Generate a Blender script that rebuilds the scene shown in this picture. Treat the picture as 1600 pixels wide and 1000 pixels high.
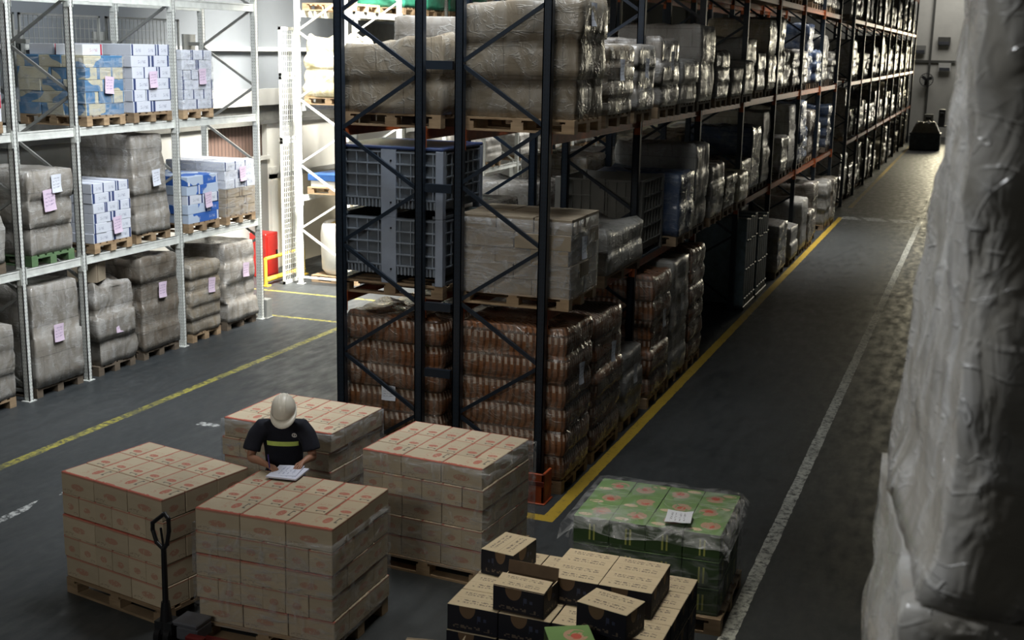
import bpy, bmesh, math, random
from mathutils import Vector, Matrix, noise
random.seed(7)
PI = math.pi
S = bpy.context.scene
for o in list(bpy.data.objects): bpy.data.objects.remove(o)
COL = S.collection

# ------------------------------------------------------------------ camera, world, lights, exposure
R = [[0.9347845, 0.0927625, -0.3428893], [0.3547198, -0.1928028, 0.9148776], [0.0187563, -0.9768430, -0.2131338]]
cd = bpy.data.cameras.new('camera'); cam = bpy.data.objects.new('camera', cd); COL.objects.link(cam)
cx = Vector((R[0][0], R[1][0], R[2][0])); cy = -Vector((R[0][1], R[1][1], R[2][1])); cz = -Vector((R[0][2], R[1][2], R[2][2]))
M = Matrix((cx, cy, cz)).transposed().to_4x4(); M.translation = (0, 0, 4.8)
cam.matrix_world = M
cd.sensor_width = 36; cd.lens = 36 * 1955 / 1600; cd.clip_start = 0.05; cd.clip_end = 300
cd.dof.use_dof = True; cd.dof.focus_distance = 12.0; cd.dof.aperture_fstop = 3.5
S.camera = cam
W = bpy.data.worlds.new('World'); S.world = W; W.use_nodes = True
W.node_tree.nodes['Background'].inputs[0].default_value = (0.62, 0.72, 0.85, 1)
W.node_tree.nodes['Background'].inputs[1].default_value = 0.1
S.view_settings.view_transform = 'Standard'; S.view_settings.look = 'None'
S.view_settings.exposure = 0.0; S.view_settings.gamma = 1.0

def area(name, loc, target, sx, sy, power, color, spread=180):
    l = bpy.data.lights.new(name, 'AREA'); l.shape = 'RECTANGLE'; l.size = sx; l.size_y = sy
    l.energy = power; l.color = color; l.spread = math.radians(spread)
    o = bpy.data.objects.new(name, l); COL.objects.link(o); o.location = loc
    o.rotation_euler = (Vector(target) - Vector(loc)).to_track_quat('-Z', 'Y').to_euler()
    return o
area('skylight_over_left_aisle', (-7.2, 13.6, 10.2), (-11.6, 15.4, 2.2), 4.0, 9, 1150, (0.93, 0.97, 1.0), 105)
area('skylight_over_cross_passage', (-8.6, 20.2, 10.2), (-12.4, 22.6, 2.2), 2.4, 3.0, 1500, (1.0, 0.96, 0.88), 62)
area('skylight_over_far_left_racks', (-10.5, 33, 10.3), (-12.0, 33, 0), 4, 18, 1700, (1.0, 0.98, 0.94), 75)
area('fill_over_front_floor', (-4.4, 7.6, 10.3), (-4.4, 9.4, 0), 2.4, 2.2, 92, (1.0, 0.93, 0.82))  # added fill from above for the front pallets and green cartons
area('fill_over_front_right', (-2.6, 8.8, 10.3), (-2.6, 8.9, 0), 1.2, 1.2, 19, (1.0, 0.95, 0.84), 34)  # added narrow fill that lifts the tops of the navy carton stack
area('far_end_side_daylight', (2.4, 76, 4.2), (-4.4, 52, 2.5), 3.5, 5.5, 85, (1.0, 0.93, 0.76), 50)
area('far_end_window_light', (-1.9, 79.3, 4.9), (-2.2, 40, 0), 2.4, 3.2, 150, (1.0, 0.90, 0.62), 80)
area('right_stack_fill', (-7.5, 4.8, 9.6), (0.0, 3.4, 4.2), 1.5, 1.5, 13, (0.95, 0.97, 1.0), 22)  # added tight beam, brightens only the wrapped stack at the right edge
area('skylight_over_aisle_end', (-2.2, 76, 10.2), (-2.2, 79, 0), 5, 4, 220, (1.0, 0.97, 0.92))
area('skylight_over_far_aisle', (-1.6, 56, 10.2), (-2.2, 56, 0), 2.2, 20, 260, (1.0, 0.90, 0.62), 60)
area('skylight_over_right_aisle', (-0.5, 20, 10.3), (-1.5, 20, 0), 2.0, 10, 5, (0.85, 0.95, 1.0))
area('fill_behind_camera', (-5.5, -5.2, 8.0), (-5.8, 11, 1.5), 5, 2, 46, (1.0, 0.97, 0.90), 62)  # added fill from behind the camera for carton and rack-end faces turned this way

# ------------------------------------------------------------------ shader helpers
class N:
    def __init__(s, name, rough=0.6, metal=0.0, spec=0.5):
        s.m = bpy.data.materials.new(name); s.m.use_nodes = True
        s.t = s.m.node_tree; s.b = s.t.nodes['Principled BSDF']
        s.b.inputs['Roughness'].default_value = rough; s.b.inputs['Metallic'].default_value = metal
        s.b.inputs['Specular IOR Level'].default_value = spec
        s.cache = {}
    def n(s, typ, **kw):
        x = s.t.nodes.new(typ)
        for k, v in kw.items(): setattr(x, k, v)
        return x
    def put(s, sock, v):
        if v is None: return
        if hasattr(v, 'is_output'): s.t.links.new(v, sock)
        elif isinstance(v, (tuple, list)):
            sock.default_value = tuple(v) + ((1,) if len(v) == 3 and sock.type == 'RGBA' else ())
        else: sock.default_value = v
    def ma(s, op, a, b=None, c=None, clamp=False):
        x = s.n('ShaderNodeMath', operation=op); x.use_clamp = clamp
        s.put(x.inputs[0], a)
        if b is not None: s.put(x.inputs[1], b)
        if c is not None: s.put(x.inputs[2], c)
        return x.outputs[0]
    def mul(s, a, b): return s.ma('MULTIPLY', a, b)
    def add(s, a, b): return s.ma('ADD', a, b)
    def gt(s, a, b): return s.ma('GREATER_THAN', a, b)
    def lt(s, a, b): return s.ma('LESS_THAN', a, b)
    def mx(s, a, b): return s.ma('MAXIMUM', a, b)
    def rng(s, x, a, b): return s.mul(s.gt(x, a), s.lt(x, b))
    def rect(s, x, y, x0, x1, y0, y1): return s.mul(s.rng(x, x0, x1), s.rng(y, y0, y1))
    def ell(s, x, y, cx, cy, rx, ry):
        a = s.mul(s.add(x, -cx), 1 / rx); b = s.mul(s.add(y, -cy), 1 / ry)
        return s.lt(s.add(s.mul(a, a), s.mul(b, b)), 1.0)
    def mix(s, f, a, b):
        x = s.n('ShaderNodeMix', data_type='RGBA'); s.put(x.inputs[0], f); s.put(x.inputs[6], a); s.put(x.inputs[7], b)
        return x.outputs[2]
    def co(s, kind='Object'):
        if kind not in s.cache:
            if 'tc' not in s.cache: s.cache['tc'] = s.n('ShaderNodeTexCoord')
            s.cache[kind] = s.cache['tc'].outputs[kind]
        return s.cache[kind]
    def xyz(s, kind='Object'):
        k = 'xyz' + kind
        if k not in s.cache:
            x = s.n('ShaderNodeSeparateXYZ'); s.t.links.new(s.co(kind), x.inputs[0]); s.cache[k] = tuple(x.outputs)
        return s.cache[k]
    def vec(s, x, y, z):
        c = s.n('ShaderNodeCombineXYZ'); s.put(c.inputs[0], x); s.put(c.inputs[1], y); s.put(c.inputs[2], z); return c.outputs[0]
    def rnd(s):
        if 'oi' not in s.cache: s.cache['oi'] = s.n('ShaderNodeObjectInfo')
        return s.cache['oi'].outputs['Random']
    def noi(s, scale=5, stretch=(1, 1, 1), detail=3, rough=0.55, kind='Object', vec=None, seed=True, dist=0.0):
        mp = s.n('ShaderNodeMapping'); mp.inputs['Scale'].default_value = stretch
        s.t.links.new(vec if vec is not None else s.co(kind), mp.inputs[0])
        if seed:
            r = s.mul(s.rnd(), 37.0); c = s.n('ShaderNodeCombineXYZ')
            for i in range(3): s.t.links.new(r, c.inputs[i])
            s.t.links.new(c.outputs[0], mp.inputs['Location'])
        x = s.n('ShaderNodeTexNoise'); x.inputs['Scale'].default_value = scale; x.inputs['Detail'].default_value = detail
        x.inputs['Roughness'].default_value = rough; x.inputs['Distortion'].default_value = dist
        s.t.links.new(mp.outputs[0], x.inputs['Vector']); return x.outputs['Fac']
    def mr(s, x, a, b, c=0.0, d=1.0):
        m = s.n('ShaderNodeMapRange'); s.put(m.inputs[0], x)
        for i, v in enumerate((a, b, c, d)): m.inputs[i + 1].default_value = v
        return m.outputs[0]
    def hue(s, col, val=None, sat=None, h=None):
        x = s.n('ShaderNodeHueSaturation'); s.put(x.inputs['Color'], col)
        if val is not None: s.put(x.inputs['Value'], val)
        if sat is not None: s.put(x.inputs['Saturation'], sat)
        if h is not None: s.put(x.inputs['Hue'], h)
        return x.outputs[0]
    def bump(s, h, strength=0.3, dist=0.01):
        x = s.n('ShaderNodeBump'); x.inputs['Strength'].default_value = strength; x.inputs['Distance'].default_value = dist
        s.t.links.new(h, x.inputs['Height']); s.t.links.new(x.outputs[0], s.b.inputs['Normal'])
    def base(s, v): s.put(s.b.inputs['Base Color'], v); return s
    def rough(s, v): s.put(s.b.inputs['Roughness'], v); return s

MAT = {}
def paint(name, col, rough=0.5, metal=0.0, var=0.15, scale=8, bump=0.0):
    n = N(name, rough, metal)
    f = n.noi(scale, detail=4)
    n.base(n.mix(n.mr(f, 0.3, 0.75), tuple(c * (1 - var) for c in col), tuple(min(1, c * (1 + var)) for c in col)))
    if bump: n.bump(n.noi(scale * 6), bump, 0.004)
    MAT[name] = n.m; return n.m

# perforated upright paint
def perforated(name, col, hole):
    n = N(name, 0.42, 0.1)
    x, y, z = n.xyz()
    zz = n.ma('FRACT', n.mul(z, 1 / 0.05))
    hz = n.rng(zz, 0.28, 0.72)
    f = n.mx(n.rng(n.ma('ABSOLUTE', y), 0.014, 0.022), n.rng(n.ma('ABSOLUTE', x), 0.014, 0.022))
    w = n.noi(14, detail=4)
    c = n.mix(n.mr(w, 0.35, 0.8), tuple(k * 0.8 for k in col), col)
    n.base(n.mix(n.mul(hz, f), c, hole)); MAT[name] = n.m
perforated('navy_upright', (0.009, 0.017, 0.029), (0.002, 0.002, 0.003))
perforated('white_upright', (0.74, 0.76, 0.72), (0.14, 0.14, 0.13))
paint('navy_steel', (0.008, 0.015, 0.026), 0.4, 0.1)
paint('white_steel', (0.66, 0.68, 0.64), 0.45, 0.1)
paint('grey_steel', (0.23, 0.235, 0.22), 0.5, 0.1)
paint('dark_steel', (0.035, 0.038, 0.042), 0.4, 0.5)
paint('orange_steel', (0.36, 0.085, 0.022), 0.42, 0.2, 0.3)
paint('guard_orange', (0.42, 0.075, 0.02), 0.45, 0.0, 0.35, 12)
paint('yellow_steel', (0.62, 0.42, 0.04), 0.45)
paint('black_plastic', (0.012, 0.012, 0.014), 0.35)
paint('red_plastic', (0.42, 0.02, 0.015), 0.35)
paint('dark_red', (0.12, 0.012, 0.012), 0.4)
paint('charcoal_plastic', (0.09, 0.095, 0.11), 0.4)
paint('bin_grey', (0.20, 0.235, 0.28), 0.5, 0.0, 0.2, 5)
paint('bin_dark', (0.11, 0.13, 0.155), 0.55, 0.0, 0.3, 5)
paint('bin_strap', (0.26, 0.30, 0.37), 0.5, 0.0, 0.12, 4)
paint('bin_beige', (0.17, 0.165, 0.145), 0.5, 0, 0.15, 4)
paint('bin_lid', (0.03, 0.05, 0.13), 0.4)
paint('teal_plastic', (0.12, 0.17, 0.19), 0.45, 0, 0.3)
paint('blue_plastic', (0.03, 0.10, 0.30), 0.4)
paint('skin', (0.34, 0.17, 0.105), 0.5, 0, 0.08)
paint('hair', (0.012, 0.010, 0.009), 0.6)
paint('hat_white', (0.80, 0.76, 0.66), 0.32, 0, 0.05, 3)
paint('shirt_navy', (0.006, 0.008, 0.018), 0.85, 0, 0.3, 20)
paint('reflective_yellow', (0.74, 0.92, 0.22), 0.5, 0, 0.08)
paint('trousers', (0.012, 0.014, 0.022), 0.85)
paint('leather', (0.015, 0.013, 0.012), 0.5)
paint('paper_edge', (0.42, 0.44, 0.50), 0.7)
paint('purple_plastic', (0.05, 0.03, 0.20), 0.35)
paint('wall_grey', (0.15, 0.165, 0.18), 0.85, 0, 0.1, 0.8)
paint('wall_light', (0.30, 0.30, 0.28), 0.85, 0, 0.1, 1.1)
paint('wall_white', (0.74, 0.73, 0.67), 0.8, 0, 0.07, 1.5)
paint('wall_cream', (0.66, 0.60, 0.46), 0.8, 0, 0.1, 1.5)
paint('ledge_dark', (0.11, 0.11, 0.10), 0.9)
paint('ceiling_grey', (0.10, 0.11, 0.12), 0.9)
paint('white_plastic', (0.74, 0.74, 0.70), 0.4, 0, 0.06)
paint('grain', (0.45, 0.33, 0.16), 0.9, 0, 0.2, 30)
paint('green_film', (0.05, 0.30, 0.19), 0.35, 0, 0.3)
paint('inner_cardboard', (0.13, 0.085, 0.05), 0.9)

n = N('shutter_brown', 0.7, 0.2); x, y, z = n.xyz()
n.base(n.mix(n.rng(n.ma('FRACT', n.mul(y, 8.0)), 0.0, 0.25), (0.11, 0.07, 0.055), (0.05, 0.032, 0.027))); MAT['shutter'] = n.m

# wood of pallets
n = N('pallet_wood', 0.8)
f = n.noi(3, (1, 1, 6), 4); g = n.mr(n.rnd(), 0, 1, 0.75, 1.15)
n.base(n.hue(n.mix(n.mr(f, 0.3, 0.7), (0.22, 0.145, 0.08), (0.42, 0.30, 0.18)), val=g)); n.bump(f, 0.3, 0.004); MAT['wood'] = n.m
n = N('pallet_wood_green', 0.8); f = n.noi(5, (1, 1, 4)); n.base(n.mix(f, (0.05, 0.13, 0.05), (0.16, 0.24, 0.12))); MAT['wood_green'] = n.m
n = N('pallet_wood_dark', 0.8); f = n.noi(5, (1, 1, 4)); n.base(n.mix(f, (0.07, 0.055, 0.04), (0.17, 0.13, 0.09))); MAT['wood_dark'] = n.m

# floor: dark asphalt, worn painted lines
n = N('floor_asphalt', 0.5, 0, 0.4)
x, y, z = n.xyz()
f1 = n.noi(0.5, detail=5, seed=False); f2 = n.noi(9, detail=6, seed=False, rough=0.7)
f3 = n.noi(1.2, (4, 0.35, 1), 5, seed=False)
c = n.mix(n.mr(f1, 0.3, 0.7), (0.022, 0.026, 0.028), (0.038, 0.042, 0.044))
c = n.mix(n.mul(n.mr(f2, 0.45, 0.7), 0.4), c, (0.062, 0.066, 0.067))
c = n.mix(n.mul(n.mr(f3, 0.5, 0.68), 0.35), c, (0.018, 0.021, 0.023))
wear = n.noi(14, detail=6, seed=False, rough=0.75); wear2 = n.noi(1.7, detail=3, seed=False)
wobx = n.mul(n.add(n.noi(6, (1, 1, 1), 4, seed=False), -0.5), 0.035)
xw = n.add(x, wobx); yw = n.add(y, wobx)
Y1 = n.mx(n.rect(xw, y, -4.00, -3.86, 11.62, 38.4), n.rect(xw, y, -4.0, -3.86, 41, 79))
Y1 = n.mx(Y1, n.rect(x, yw, -7.1, -3.86, 11.60, 11.76))
Y2 = n.mx(n.rect(xw, y, -10.27, -10.14, 3, 18.95), n.rect(x, yw, -14.2, -8.3, 19.05, 19.15))
Y2 = n.mx(Y2, n.rect(x, yw, -14.2, -8.3, 21.05, 21.15))
Y2 = n.mx(Y2, n.rect(xw, y, -10.27, -10.14, 21.1, 45))
W1 = n.rect(xw, y, -1.73, -1.60, 4, 79)
W2 = n.mx(n.rect(xw, y, -9.10, -8.99, 3, 10.75), n.rect(x, yw, -3.9, -1.7, 38.0, 38.7))
W2 = n.mul(W2, n.gt(n.ma('FRACT', n.mul(n.add(x, n.mul(y, .37)), 1.3)), 0.22))
scr = n.rect(x, y, -9.16, -8.86, 12.96, 13.10)
k1 = n.mul(Y1, n.mr(wear, 0.30, 0.44)); k2 = n.mul(Y2, n.mul(n.mr(wear, 0.42, 0.56), n.mr(wear2, 0.28, 0.5, 0.35, 1)))
k3 = n.mul(W1, n.mul(n.mr(wear, 0.38, 0.54), n.mr(wear2, 0.3, 0.55, 0.6, 1.0)))
k4 = n.mul(n.mx(W2, scr), n.mr(wear, 0.44, 0.56))
c = n.mix(k1, c, (0.42, 0.28, 0.03)); c = n.mix(k2, c, (0.31, 0.28, 0.05))
c = n.mix(k3, c, (0.50, 0.51, 0.46)); c = n.mix(k4, c, (0.42, 0.43, 0.42))
n.base(c); n.rough(n.mr(n.noi(2.2, (3, 1, 1), 5, seed=False), 0.3, 0.7, 0.34, 0.62)); n.bump(f2, 0.12, 0.003); MAT['floor'] = n.m

# printed cartons ("Generated" runs 0..1 over each carton)
def card_base(n, a=(0.33, 0.235, 0.15), b=(0.43, 0.31, 0.205)):
    f = n.noi(4, (1, 1, 3), 3); g = n.mr(n.rnd(), 0, 1, 0.88, 1.08)
    return n.hue(n.mix(f, a, b), val=g)
def glyph(n, gx, gy, sx, sy, th=0.5, off=0.0):
    v = n.vec(n.mul(gx, sx), n.mul(gy, sy), off); t = n.n('ShaderNodeTexWhiteNoise', noise_dimensions='3D')
    fl = n.n('ShaderNodeVectorMath', operation='FLOOR'); n.t.links.new(v, fl.inputs[0]); n.t.links.new(fl.outputs[0], t.inputs['Vector'])
    return n.gt(t.outputs['Value'], th)
n = N('carton_red_print', 0.75)
gx, gy, gz = n.xyz('Generated'); nx, ny, nz = n.xyz('Normal')
c = card_base(n, (0.43, 0.355, 0.245), (0.56, 0.47, 0.335))
top = n.gt(nz, 0.5); side = n.lt(nz, 0.5)
red = (0.40, 0.07, 0.045)
edge = n.mx(n.lt(gx, 0.085), n.mx(n.gt(gy, 0.965), n.mul(n.rng(gx, 0.07, 0.12), n.gt(n.noi(9), 0.55))))
logo = n.mul(n.ell(gx, gy, 0.62, 0.30, 0.24, 0.085), n.gt(n.noi(60), 0.38))
dk = n.mul(n.mx(n.rect(gx, gy, 0.50, 0.92, 0.12, 0.145), n.mx(n.rect(gx, gy, 0.50, 0.58, 0.08, 0.14), n.rect(gx, gy, 0.84, 0.92, 0.08, 0.14))), 0.85)
ttx = n.mul(n.rect(gx, gy, 0.3, 0.85, 0.45, 0.56), glyph(n, gx, gy, 22, 26, 0.55))
c = n.mix(n.mul(n.mul(top, edge), 0.9), c, red); c = n.mix(n.mul(n.mul(top, logo), 0.75), c, red)
c = n.mix(n.mul(top, dk), c, (0.05, 0.05, 0.045)); c = n.mix(n.mul(n.mul(top, ttx), 0.25), c, red)
u = n.mx(n.mul(gx, n.gt(n.ma('ABSOLUTE', ny), 0.5)), n.mul(gy, n.gt(n.ma('ABSOLUTE', nx), 0.5)))
sl = n.mul(n.ell(u, gz, 0.5, 0.42, 0.2, 0.15), n.gt(n.noi(50), 0.42))
sb = n.rng(gz, 0.90, 0.985); st = n.mul(n.rect(u, gz, 0.62, 0.95, 0.1, 0.22), glyph(n, u, gz, 30, 22, 0.5))
c = n.mix(n.mul(n.mul(side, sl), 0.45), c, red); c = n.mix(n.mul(n.mul(side, sb), 0.5), c, red); c = n.mix(n.mul(n.mul(side, st), 0.4), c, (0.1, 0.06, 0.05))
n.base(c); MAT['carton_red'] = n.m

n = N('carton_navy_beige', 0.7)
gx, gy, gz = n.xyz('Generated'); nx, ny, nz = n.xyz('Normal'); top = n.gt(nz, 0.5); side = n.lt(nz, 0.5)
c = card_base(n, (0.46, 0.38, 0.255), (0.54, 0.45, 0.31))
rows = n.mx(n.rng(gy, 0.20, 0.27), n.mx(n.rng(gy, 0.33, 0.40), n.mx(n.rng(gy, 0.66, 0.73), n.rng(gy, 0.78, 0.84))))
txt = n.mul(n.mul(rows, n.rng(gx, 0.14, 0.86)), glyph(n, gx, gy, 34, 28, 0.42))
txt = n.mul(txt, n.gt(n.ma('FRACT', n.mul(gx, 5.5)), 0.16))
seam = n.rng(gy, 0.494, 0.506)
c = n.mix(n.mul(top, n.mul(txt, 0.75)), c, (0.05, 0.04, 0.045)); c = n.mix(n.mul(top, n.mul(seam, 0.6)), c, (0.15, 0.11, 0.06))
u = n.mx(n.mul(gx, n.gt(n.ma('ABSOLUTE', ny), 0.5)), n.mul(gy, n.gt(n.ma('ABSOLUTE', nx), 0.5)))
sc = n.mix(n.ell(u, gz, 0.40, 0.95, 0.16, 0.42), (0.005, 0.006, 0.014), (0.16, 0.10, 0.055))
sc = n.mix(n.mul(n.rect(u, gz, 0.12, 0.9, 0.12, 0.26), glyph(n, u, gz, 26, 14, 0.55)), sc, (0.13, 0.10, 0.075))
sc = n.mix(n.mul(n.rect(u, gz, 0.60, 0.85, 0.4, 0.7), glyph(n, u, gz, 18, 8, 0.6)), sc, (0.04, 0.05, 0.10))
n.base(n.mix(side, c, sc)); MAT['carton_navy'] = n.m

n = N('carton_green', 0.6)
gx, gy, gz = n.xyz('Generated'); nx, ny, nz = n.xyz('Normal'); side = n.lt(nz, 0.5)
f = n.noi(6)
c = n.mix(f, (0.12, 0.23, 0.07), (0.18, 0.31, 0.11))
vn = n.noi(16, (1, 1, 1), 2, dist=0.6)
petal = n.mul(n.ell(gx, gy, 0.62, 0.55, 0.27, 0.26), n.gt(vn, 0.42))
p2 = n.mul(n.ell(gx, gy, 0.28, 0.2, 0.2, 0.10), n.gt(vn, 0.40))
c = n.mix(petal, c, (0.42, 0.26, 0.18)); c = n.mix(n.mul(n.ell(gx, gy, 0.62, 0.5, 0.12, 0.12), n.lt(vn, 0.55)), c, (0.45, 0.08, 0.05)); c = n.mix(p2, c, (0.55, 0.42, 0.28))
u = n.mx(n.mul(gx, n.gt(n.ma('ABSOLUTE', ny), 0.5)), n.mul(gy, n.gt(n.ma('ABSOLUTE', nx), 0.5)))
sc = n.mix(n.mul(n.mx(n.rng(u, 0.44, 0.49), n.rng(u, 0.56, 0.61)), n.rng(gz, 0.15, 0.75)), (0.035, 0.075, 0.02), (0.40, 0.42, 0.10))
sc = n.mix(n.gt(gz, 0.88), sc, (0.02, 0.05, 0.015))
n.base(n.mix(side, c, sc)); MAT['carton_green'] = n.m

def white_box(name, band, side_a, patch=None):
    n = N(name, 0.6)
    gx, gy, gz = n.xyz('Generated'); nx, ny, nz = n.xyz('Normal')
    f = n.noi(3); r = n.rnd()
    c = n.mix(f, tuple(k * 0.92 for k in side_a), side_a)
    b = n.mul(n.rng(gy, 0.03, 0.15), n.gt(r, 0.35)); b2 = n.mul(n.rng(gy, 0.88, 0.97), n.lt(r, 0.55))
    c = n.mix(n.mx(b, b2), c, band)
    c = n.mix(n.mul(n.mul(n.rect(gy, gz, 0.35, 0.75, 0.3, 0.6), glyph(n, gy, gz, 30, 16, 0.5)), 0.4), c, band)
    if patch: c = n.mix(n.gt(n.noi(2.2, detail=1), 0.50), c, patch)
    n.base(c); MAT[name] = n.m
white_box('box_white', (0.03, 0.05, 0.14), (0.60, 0.63, 0.70))
white_box('box_red', (0.35, 0.02, 0.04), (0.60, 0.62, 0.66))
white_box('box_blue', (0.60, 0.62, 0.66), (0.035, 0.12, 0.42), (0.42, 0.50, 0.62))
white_box('box_blue_beige', (0.06, 0.17, 0.32), (0.48, 0.45, 0.33), (0.06, 0.17, 0.32))
white_box('box_yellow', (0.55, 0.30, 0.10), (0.72, 0.66, 0.40), (0.78, 0.74, 0.58))
white_box('box_plain', (0.16, 0.12, 0.08), (0.32, 0.265, 0.19))

# film-wrapped goods: cardboard or bottles seen through clinging stretch film
def wrap(name, a, b, film=(0.36, 0.36, 0.34), amount=0.55, bottles=False, seams=True, rough=0.28, bs=0.38, rk=1.0, bw=0.38, bh=0.26):
    n = N(name, rough, 0, 0.5)
    x, y, z = n.xyz()
    u = n.add(x, y)
    bn = n.noi(2.2, detail=3)
    c = n.hue(n.mix(bn, a, b), val=n.mr(n.rnd(), 0, 1, 0.75, 1.12))
    if bottles:
        w = n.ma('FRACT', n.mul(u, 14.0)); h = n.ma('FRACT', n.mul(z, 1 / 0.27))
        c = n.mix(n.mul(n.gt(w, 0.6), 0.75), c, (0.07, 0.03, 0.015))
        caps = n.mul(n.gt(h, 0.72), n.rng(w, 0.1, 0.5)); c = n.mix(n.mul(caps, 0.6), c, (0.55, 0.50, 0.42))
        c = n.mix(n.mul(n.lt(h, 0.10), 0.8), c, (0.05, 0.03, 0.02))
    elif seams:
        br = n.n('ShaderNodeTexBrick'); n.t.links.new(n.vec(u, z, 0.0), br.inputs['Vector'])
        br.inputs['Scale'].default_value = 1.0; br.inputs['Brick Width'].default_value = bw; br.inputs['Row Height'].default_value = bh
        br.inputs['Mortar Size'].default_value = 0.006; br.inputs['Color1'].default_value = (1, 1, 1, 1); br.inputs['Color2'].default_value = (0.86, 0.86, 0.86, 1)
        br.inputs['Mortar'].default_value = (0.25, 0.25, 0.25, 1)
        m = n.n('ShaderNodeMix', data_type='RGBA', blend_type='MULTIPLY'); m.inputs[0].default_value = 0.6
        n.put(m.inputs[6], c); n.t.links.new(br.outputs['Color'], m.inputs[7]); c = m.outputs[2]
    st = n.noi(2.0, (1, 1, 5), 3, 0.5, dist=0.8)
    st2 = n.noi(3.6, (1.2, 1.2, 0.6), 3, 0.5, dist=1.6)
    rd = n.noi(1.5, (1, 1, 3.2), 2, 0.5, dist=1.2); rd2 = n.noi(2.6, (1, 1, 1.4), 2, 0.5, dist=2.0)
    ridge = n.mx(n.mr(n.ma('ABSOLUTE', n.add(rd, -0.5)), 0.0, 0.022, 1, 0), n.mr(n.ma('ABSOLUTE', n.add(rd2, -0.47)), 0.0, 0.018, 1, 0))
    ridge = n.mul(ridge, n.mr(st2, 0.40, 0.56, 0.0, rk))
    fm = n.mul(n.ma('MINIMUM', n.add(n.mul(n.mr(st2, 0.38, 0.70), 0.75), n.mul(ridge, 0.8)), 1.0), amount)
    c = n.mix(fm, c, film)
    n.base(c); n.rough(n.mr(st, 0.35, 0.65, rough + 0.15, rough - 0.1))
    n.bump(n.add(n.mul(ridge, 0.25), n.mul(st2, 0.8)), bs, 0.05); MAT[name] = n.m
wrap('wrap_brown', (0.19, 0.155, 0.11), (0.27, 0.225, 0.165))
wrap('wrap_big', (0.22, 0.185, 0.135), (0.30, 0.255, 0.19), amount=0.55, bw=0.66, bh=0.44)
wrap('wrap_grey', (0.20, 0.18, 0.15), (0.29, 0.265, 0.23), (0.50, 0.50, 0.49), amount=0.5, bw=0.5, bh=0.42, bs=0.28)
wrap('wrap_pale', (0.25, 0.24, 0.21), (0.36, 0.345, 0.31), (0.46, 0.46, 0.45), 0.5, rough=0.36)
wrap('wrap_dark', (0.10, 0.085, 0.065), (0.16, 0.13, 0.10), amount=0.35)
wrap('wrap_amber', (0.26, 0.085, 0.025), (0.20, 0.11, 0.06), (0.40, 0.38, 0.34), 0.42, bottles=True, rough=0.25)
wrap('wrap_blue', (0.03, 0.05, 0.11), (0.05, 0.08, 0.14), amount=0.25, seams=False)
wrap('wrap_yellow', (0.60, 0.50, 0.26), (0.72, 0.66, 0.45), (0.85, 0.84, 0.80), 0.5, seams=False)
wrap('wrap_near', (0.30, 0.285, 0.245), (0.42, 0.40, 0.35), (0.62, 0.63, 0.63), 0.65, seams=False, rough=0.22, bs=0.75, rk=0.35)

# loose clear film shell: mostly transparent, streaked
def film_mat(name, lo, hi, t0=0.45, t1=0.72):
    n = N(name, 0.16, 0, 0.6)
    st = n.noi(3.0, (1, 1, 5), 5, 0.65, dist=0.8); s2 = n.noi(5, (1, 1, 0.6), 4, dist=1.5)
    h = n.mx(st, n.mul(s2, 0.95))
    n.base((0.62, 0.64, 0.66)); n.put(n.b.inputs['Alpha'], n.mr(h, t0, t1, lo, hi)); n.bump(n.add(st, s2), 0.8, 0.03); MAT[name] = n.m
film_mat('film', 0.03, 0.5, 0.47, 0.72)
film_mat('film_heavy', 0.10, 0.60, 0.4, 0.7)

# paper tags
def paper(name, col, ink):
    n = N(name, 0.7); gx, gy, gz = n.xyz('Generated'); nx, ny, nz = n.xyz('Normal')
    k = n.gt(n.ma('ABSOLUTE', nz), 0.5)
    u = gy; v = n.add(n.mul(gz, n.ma('SUBTRACT', 1.0, k)), n.mul(gx, k))
    t = n.mul(n.mul(n.rect(u, v, 0.14, 0.86, 0.2, 0.86), n.gt(n.ma('FRACT', n.mul(v, 6.0)), 0.5)), glyph(n, u, v, 16, 30, 0.45))
    n.base(n.mix(n.mul(t, 0.55), col, ink)); MAT[name] = n.m
paper('tag_pink', (0.62, 0.50, 0.62), (0.12, 0.08, 0.2)); paper('tag_white', (0.62, 0.65, 0.72), (0.08, 0.09, 0.13)); paper('tag_dim', (0.5, 0.5, 0.5), (0.1, 0.1, 0.1))
paper('note_paper', (0.66, 0.68, 0.80), (0.15, 0.18, 0.35))

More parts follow.
